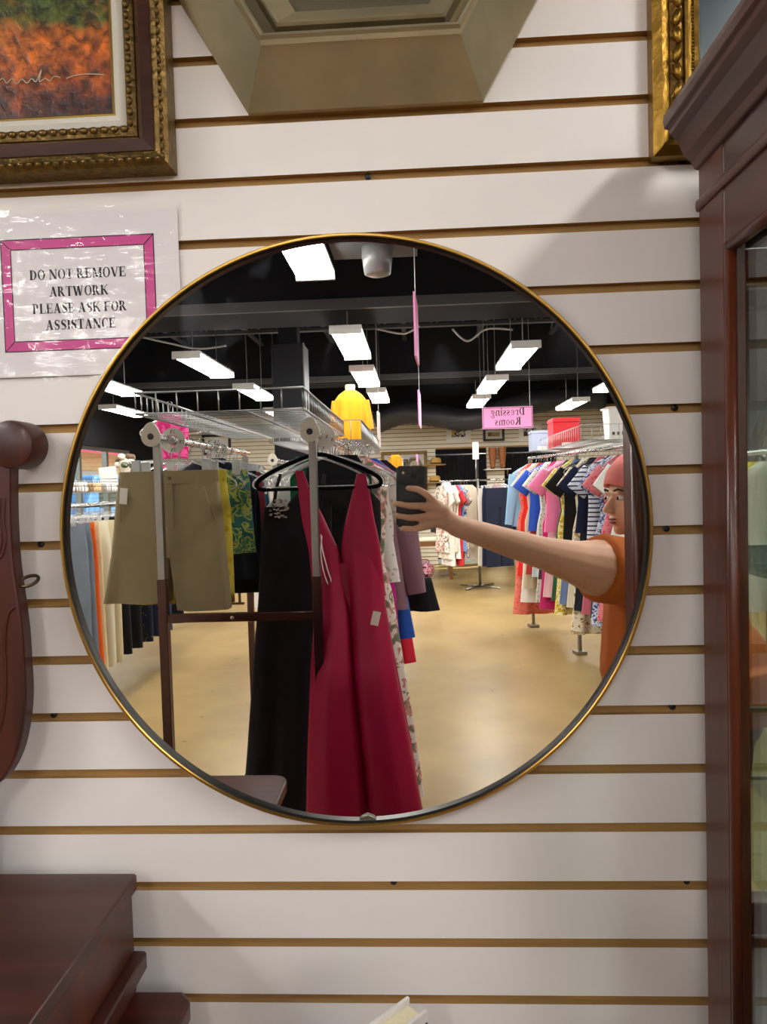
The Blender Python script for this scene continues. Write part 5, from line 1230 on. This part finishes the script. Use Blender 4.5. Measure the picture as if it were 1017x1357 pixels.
# hats on wall pegs
STRAW = plain('straw', '#c89a4c', .8, bump=.4)
for i, (px, py) in enumerate(((578, 613), (577, 637))):
    q = Mp(px, py, 13.2); t = thing('hat', ['straw hat on the upper wall peg by the dressing room', 'straw hat on the lower wall peg by the dressing room'][i], 'hat', (q.x, YB+.2, q.z-.06))
    b = B(); b.lathe([(.0005,.16),(.07,.155),(.095,.13),(.10,.06),(.105,.03)], n=24); obj('crown', b, STRAW, t, True)
    b = B(); b.lathe([(.10,.03),(.17,.018),(.195,.03),(.195,.026),(.17,.012),(.09,.02)], n=28); obj('brim', b, STRAW, t, True)
    b = B(); b.lathe([(.106,.035),(.107,.06),(.10,.062)], n=24); obj('band', b, plain('hat_band', '#4a3520', .7), t, True)
    b = B(); b.tube([(0, -.2, .08), (0, 0, .08)], .01, 8); obj('peg', b, STEEL, t, True)
# mannequin in jacket and cap
q = Mp(594, 735, 12.0)
t = thing('mannequin', 'mannequin in a charcoal jacket, pink scarf and white cap by the hats', 'mannequin', (q.x, q.y, 0)); zt = Mp(594, 640, 12.0).z
IV = plain('mannequin_ivory', '#d9d2c8', .5)
b = B(); b.lathe([(.14,0),(.14,.012),(.012,.016),(.012,.75)], n=24); obj('stand', b, STEEL, t, True)
b = B(); b.ell((0,0,zt-.08), (.075,.09,.11), 18, 10); b.cone((0,0,zt-.28), .05, (0,0,zt-.16), .045); obj('head', b, IV, t, True)
b = B(); shell(b, lerp_rows([(zt-.22, 0, .07, .06, 0), (zt-.27, 0, .17, .09, .002), (zt-.34, 0, .21, .11, .003), (zt-.6, 0, .18, .11, .004), (zt-.85, 0, .21, .12, .006)], 4), n=36); obj('jacket', b, cloth_plain('2e2e33'), t, True)
for s_ in (-1, 1):
    b = B(); sleeve(b, (s_*.18, 0, zt-.33), (s_*.24, .03, zt-.82), .065, .045, .06); obj('jacket_sleeve', b, cloth_plain('2e2e33'), t, True)
b = B(); b.ell((0,0,zt-.04), (.085,.1,.085), 18, 8); b.prism([(-.07,.05),(-.06,.16),(0,.185),(.06,.16),(.07,.05)], zt-.06, zt-.05, 'XY'); obj('cap', b, plain('white_cap', '#efeae6', .8), t, True)
b = B(); b.tube(cr([(-.09,.03,zt-.25),(0,.1,zt-.27),(.09,.03,zt-.25),(.08,-.05,zt-.23),(-.08,-.05,zt-.23),(-.09,.03,zt-.25)], 4), .03, 8); obj('scarf', b, cloth_plain('d8607c'), t, True)
# bench
a = Mp(545, 716, 11.6); q = Mp(587, 716, 11.6)
t = thing('bench', 'wooden bench with a cream cushion near the dressing rooms', 'bench', ((a.x+q.x)/2, a.y, 0)); hw = (q.x-a.x)/2+.15; zt = max(.4, a.z-.02)
OAK = wood('oak', '#6a3f1c', '#8a5a2c', .5, 'X', .1)
b = B(); b.box((-hw, -.2, zt-.07), (hw, .2, zt)); obj('apron', b, OAK, t, bevel=.005)
b = B(); b.box((-hw+.01, -.19, zt+.0005), (hw-.01, .19, zt+.06)); obj('cushion', b, cloth_plain('e0d6bc'), t, bevel=.025, seg=3)
for x in (-hw+.03, hw-.03):
    for y in (-.17, .17):
        b = B(); b.box((x-.025, y-.025, 0), (x+.025, y+.025, zt-.0705)); obj('leg', b, OAK, t, bevel=.003)
t = thing('tote_bag', 'crumpled pink print tote bag stowed under the bench', 'bag', ((a.x+q.x)/2-.05, a.y, 0))
b = B(); b.ell((0,0,.14), (.16,.1,.14), 16, 10); obj('pouch', b, fabric('pink_tote', 'noise', ['#a03058', '#d8708c', '#e8c0c8', '#702040'], 14), t, True)
b = B(); b.tube(cr([(-.08,0,.26),(-.05,0,.31),(.05,0,.31),(.08,0,.26)], 4), .008, 6); obj('handle', b, cloth_plain('a03058'), t, True)

# ================================================================== PERSON WITH PHONE
def remeshed(name, b, mt, parent, vox, smooth=6, fac=.5, label=None):
    o = obj(name, b, mt, parent, True, label=label)
    m_ = o.modifiers.new('r', 'REMESH'); m_.mode = 'VOXEL'; m_.voxel_size = vox; m_.use_smooth_shade = True
    sm = o.modifiers.new('s', 'SMOOTH'); sm.factor = fac; sm.iterations = smooth
    return o
DP_ = 2*MY+.938+CD                      # optical distance of the phone's back
eye = Mp(822, 660, 2.2); Fd = Vector((-.94, .34, 0)).normalized(); Rt = Vector((Fd.y*1, -Fd.x, 0)); Rt = Rt if Rt.y > 0 else -Rt; UP = Vector((0, 0, 1))
HC = eye-Fd*.078-Rt*.033
def hp(f, r, u): return HC+Fd*f+Rt*r+UP*u
SRp = Mp(826, 757, 2.18); A1 = Mp(795, 753, 2.14); A2 = Mp(762, 745, 2.09); A3 = Mp(720, 733, 2.02); A4 = Mp(661, 715, 1.93); A5 = Mp(605, 697, 1.84)
CH = Vector((SRp.x+.17, SRp.y-.12, SRp.z-.12)); SLp = Vector((SRp.x+.33, SRp.y-.25, SRp.z-.06)); PV = Vector((CH.x+.03, CH.y-.01, .93))
foot = Vector((PV.x, PV.y, 0))
per = thing('person', 'person in an orange T-shirt and coral headscarf holding out a phone', 'person', foot)
def L_(p): return Vector(p)-foot
SKIN = plain('skin', '#dcab8c', .5, var=.06, vscale=12, spec=.35)
b = B()
def cap(p, r0, q, r1): b.cone(L_(p), r0, L_(q), r1)
# arm
cap(SRp, .085, A1, .088); cap(A1, .088, A2, .064); cap(A2, .064, A3, .047); cap(A3, .047, A4, .037); cap(A4, .037, A5, .0285)
# palm and fingers
def hx(px, py, dy=0.0): p = Mp(px, py, DP_); return Vector((p.x, p.y+dy, p.z))
K = [hx(578, 667, .004), hx(581, 675, .006), hx(582, 684, .006), hx(581, 693, .004)]
for k in K: cap(A5, .024, k, .0125)
cap(hx(590, 676), .014, hx(592, 690), .014)
FG = [[K[0], hx(566, 655, .016), hx(553, 648, .015), hx(541, 647, .010)], [K[1], hx(560, 670, .017), hx(542, 670, .015), hx(525, 667, .009)], [K[2], hx(560, 685, .017), hx(543, 686, .014), hx(526, 683, .009)], [K[3], hx(563, 698, .014), hx(548, 701, .012), hx(534, 700, .008)]]
for f in FG:
    for i in range(3): cap(f[i], .0108-.0009*i, f[i+1], .0099-.0009*i)
th = [hx(590, 690, -.004), hx(578, 686, -.022), hx(563, 678, -.024), hx(552, 668, -.021)]
for i in range(3): cap(th[i], .0125-.0015*i, th[i+1], .011-.0015*i)
# torso core, neck, head
cap(CH, .12, PV, .14); cap(SLp, .07, CH, .1); cap(SRp, .07, CH, .1); cap(hp(-.03, 0, -.12), .058, CH+Vector((-.03, .0, .13)), .07)
for s_ in (-1, 1):
    hpv = PV+Rt*(.10*s_); cap(hpv, .10, hpv+Vector((0,0,-.43)), .062); cap(hpv+Vector((0,0,-.43)), .06, Vector((hpv.x, hpv.y, .09)), .042)
# left arm hanging
LE = SLp+Vector((.06, -.05, -.28)); LW = LE+Vector((-.05, .03, -.24)); cap(SLp, .07, LE, .05); cap(LE, .048, LW, .03); cap(LW, .03, LW+Vector((-.01, .01, -.07)), .034)
for k in range(4): q = LW+Vector((-.02, .02, -.08))+Rt*(.016*(k-1.5)); cap(q, .0095, q+Vector((-.012, .01, -.06+.006*abs(k-1.5))), .0085)
cap(LW+Rt*.02+Vector((0,0,-.03)), .011, LW+Rt*.035+Vector((-.02, .01, -.085)), .009)
Mh = Matrix((Rt, Fd, UP)).transposed()
b.ell(L_(hp(-.018, 0, .03)), (.075, .098, .10), 20, 14, Mh); b.ell(L_(hp(.022, 0, -.035)), (.062, .062, .085), 20, 14, Mh)
cap(hp(.055, 0, -.095), .022, hp(.045, 0, -.09), .03)                                       # chin
b.ell(L_(hp(.045, .035, -.035)), (.028, .03, .032), 12, 8, Mh); b.ell(L_(hp(.045, -.035, -.035)), (.028, .03, .032), 12, 8, Mh)   # cheeks
cap(hp(.082, 0, -.002), .0085, hp(.106, 0, -.036), .0115); cap(hp(.092, .011, -.040), .007, hp(.092, -.011, -.040), .007)      # nose
cap(hp(.078, .03, .016), .010, hp(.078, -.03, .016), .010)                                    # brow ridge
cap(hp(.080, .014, -.066), .0065, hp(.080, -.014, -.066), .0065); cap(hp(.078, .012, -.075), .007, hp(.078, -.012, -.075), .007)
for s_ in (-1, 1): b.ell(L_(hp(-.01, s_*.078, -.01)), (.010, .018, .032), 10, 8, Mh)          # ears
remeshed('body', b, SKIN, per, .0048, 5)
# face details
LIP = plain('lips', '#7d2f35', .4)
b = B(); b.ell(L_(hp(.0835, 0, -.0655)), (.021, .006, .0045), 14, 6, Mh); b.ell(L_(hp(.0825, 0, -.0755)), (.018, .0065, .0055), 14, 6, Mh); obj('mouth', b, LIP, per, True)
for s_ in (-1, 1):
    b = B(); b.ell(L_(hp(.0745, s_*.031, 0)), (.0145, .012, .0085), 14, 8, Mh); e = obj('eye', b, plain('eye_white', '#e2dcd4', .2), per, True)
    b = B(); b.ell(L_(hp(.0845, s_*.031, -.0005)), (.006, .0035, .006), 12, 6, Mh); obj('iris', b, plain('iris', '#2c1d14', .15), e, True)
    b = B(); b.tube([L_(hp(.086, s_*.014, .022)), L_(hp(.086, s_*.032, .027)), L_(hp(.074, s_*.05, .021))], [.003, .0035, .002], 6); obj('eyebrow', b, plain('brow_hair', '#3a261c', .8), per, True)
b = B(); b.ell(L_(hp(-.03, 0, .035)), (.086, .104, .104), 22, 14, Mh); HRm = plain('dark_hair', '#2a1a14', .6)
b2 = B(); b2.ell(L_(hp(-.055, 0, -.03)), (.078, .062, .10), 18, 12, Mh); obj('hair', b2, HRm, per, True)
vs = []; 
bs = B(); n = 28; k = 12; Msc = Matrix.Rotation(R(-22), 3, Rt)
for i in range(k+1):
    tt = (PI*.56)*i/k+.01
    for j in range(n):
        a = 2*PI*j/n; p = Vector((.088*math.sin(tt)*math.cos(a), .112*math.sin(tt)*math.sin(a)*1.0, .108*math.cos(tt)))
        p.z += .003*math.sin(5*a+i); vs.append(L_(hp(-.014, 0, .036))+Mh@(Matrix.Rotation(R(14), 3, 'X')@p))
bs.add(vs, [(i*n+j, (i+1)*n+j, (i+1)*n+(j+1) % n, i*n+(j+1) % n) for i in range(k) for j in range(n)]+[tuple(range(n))])
hs = obj('headscarf', bs, fabric('coral_scarf', 'plain', ['#e8857c']), per, True); md = hs.modifiers.new('so', 'SOLIDIFY'); md.thickness = .006
# clothes
ORS = plain('orange_jersey', '#b85f1c', .85, bump=.5, bscale=9)
b = B()
sh = A1.lerp(A2, .12)
b.tube([L_(SRp+(SRp-A1)*.6), L_(SRp), L_(SRp.lerp(A1, .5)), L_(sh)], [.10, .103, .105, .104], 20)
b.tube([L_(SLp+Vector((-.04,.03,.05))), L_(SLp.lerp(LE, .55))], [.09, .085], 18)
cap(CH+Vector((-.045, .02, .0)), .155, CH+Vector((-.05, .02, -.18)), .165); cap(CH+Vector((.07, -.05, .0)), .15, CH+Vector((.08, -.05, -.2)), .17)
cap(CH+Vector((-.035, .01, -.2)), .18, PV+Vector((-.02, 0, .04)), .19); cap(CH+Vector((.08, -.04, -.2)), .18, PV+Vector((.07, -.02, .02)), .19)
cap(SRp+Vector((.03,-.02,-.03)), .085, CH+Vector((0,0,.06)), .10); cap(SLp, .085, CH+Vector((0,0,.06)), .10)
b.tube([L_(PV+Vector((.02,0,.06))), L_(PV+Vector((.02,0,-.09)))], [.225, .24], 24)
remeshed('t_shirt', b, ORS, per, .0075, 8, label='orange short sleeved T-shirt')
b = B()
cap(PV, .19, PV+Vector((.03, 0, -.08)), .19)
for s_ in (-1, 1):
    hpv = PV+Rt*(.10*s_); cap(hpv+Vector((0,0,-.05)), .125, hpv+Vector((0,0,-.43)), .088); b.tube([L_(hpv+Vector((0,0,-.43))), L_(Vector((hpv.x, hpv.y, .1)))], [.086, .075], 18)
remeshed('jeans', b, cloth_plain('2a3248'), per, .009, 6)
for s_ in (-1, 1):
    q = PV+Rt*(.10*s_); b = B(); b.ell(L_(Vector((q.x, q.y, .045))+Fd*.05), (.048, .135, .042), 18, 10, Mh); b.box((-.045, -.08, 0), (.045, .17, .02), Matrix.Translation(L_(Vector((q.x, q.y, 0))))@Mh.to_4x4())
    obj('shoe', b, BLACK, per, True)

# phone
pc = Mp(545.5, 658, DP_); ph = thing('phone', 'black smartphone with triple camera and round grip held up to the mirror', 'phone', pc)
ph.rotation_euler = (0, R(1.6), 0)
PB = plain('phone_case', '#17181c', .45); hwp, hhp = .0388, .0785
def rrect(w_, h_, r, n=6): 
    o = []
    for cx, cz, a0 in ((w_-r, h_-r, 0), (-w_+r, h_-r, 90), (-w_+r, -h_+r, 180), (w_-r, -h_+r, 270)):
        for i in range(n+1): a = R(a0+90*i/n); o.append((cx+r*math.cos(a), cz+r*math.sin(a)))
    return o
b = B(); b.prism(rrect(hwp, hhp, .011), -.0095, 0); obj('case', b, PB, ph, bevel=.0015)
b = B(); b.prism(rrect(hwp-.003, hhp-.003, .009), -.0101, -.0096); obj('screen', b, plain('phone_screen', '#0a0a0c', .08), ph)
cb = rrect(.0335, .0225, .009); b = B(); b.prism([(x-.001, z+.0535) for x, z in cb], .0001, .0022); isl = obj('camera_island', b, plain('camera_glass', '#26272c', .2), ph, bevel=.0008)
for lx_, lz_ in ((.0065, .053), (.0215, .0635), (.0225, .0415)):
    b = B(); b.lathe([(.0078, .0022), (.0078, .0034), (.0062, .0034), (.0055, .0028), (.0005, .0028)], (lx_, 0, lz_), axis='Y', n=20); obj('lens', b, plain('lens_black', '#050507', .1), isl, 'auto')
b = B(); b.lathe([(.0035, .0022), (.003, .0026), (.0005, .0026)], (-.021, 0, .0605), axis='Y', n=14); obj('flash', b, plain('flash_white', '#e8e4da', .3), isl)
b = B(); b.lathe([(.008, .0001), (.008, .006), (.0205, .0062), (.0205, .0088), (.019, .0095), (.0005, .0095)], (.001, 0, -.004), axis='Y', n=28); obj('round_grip', b, BLACK, ph, 'auto')
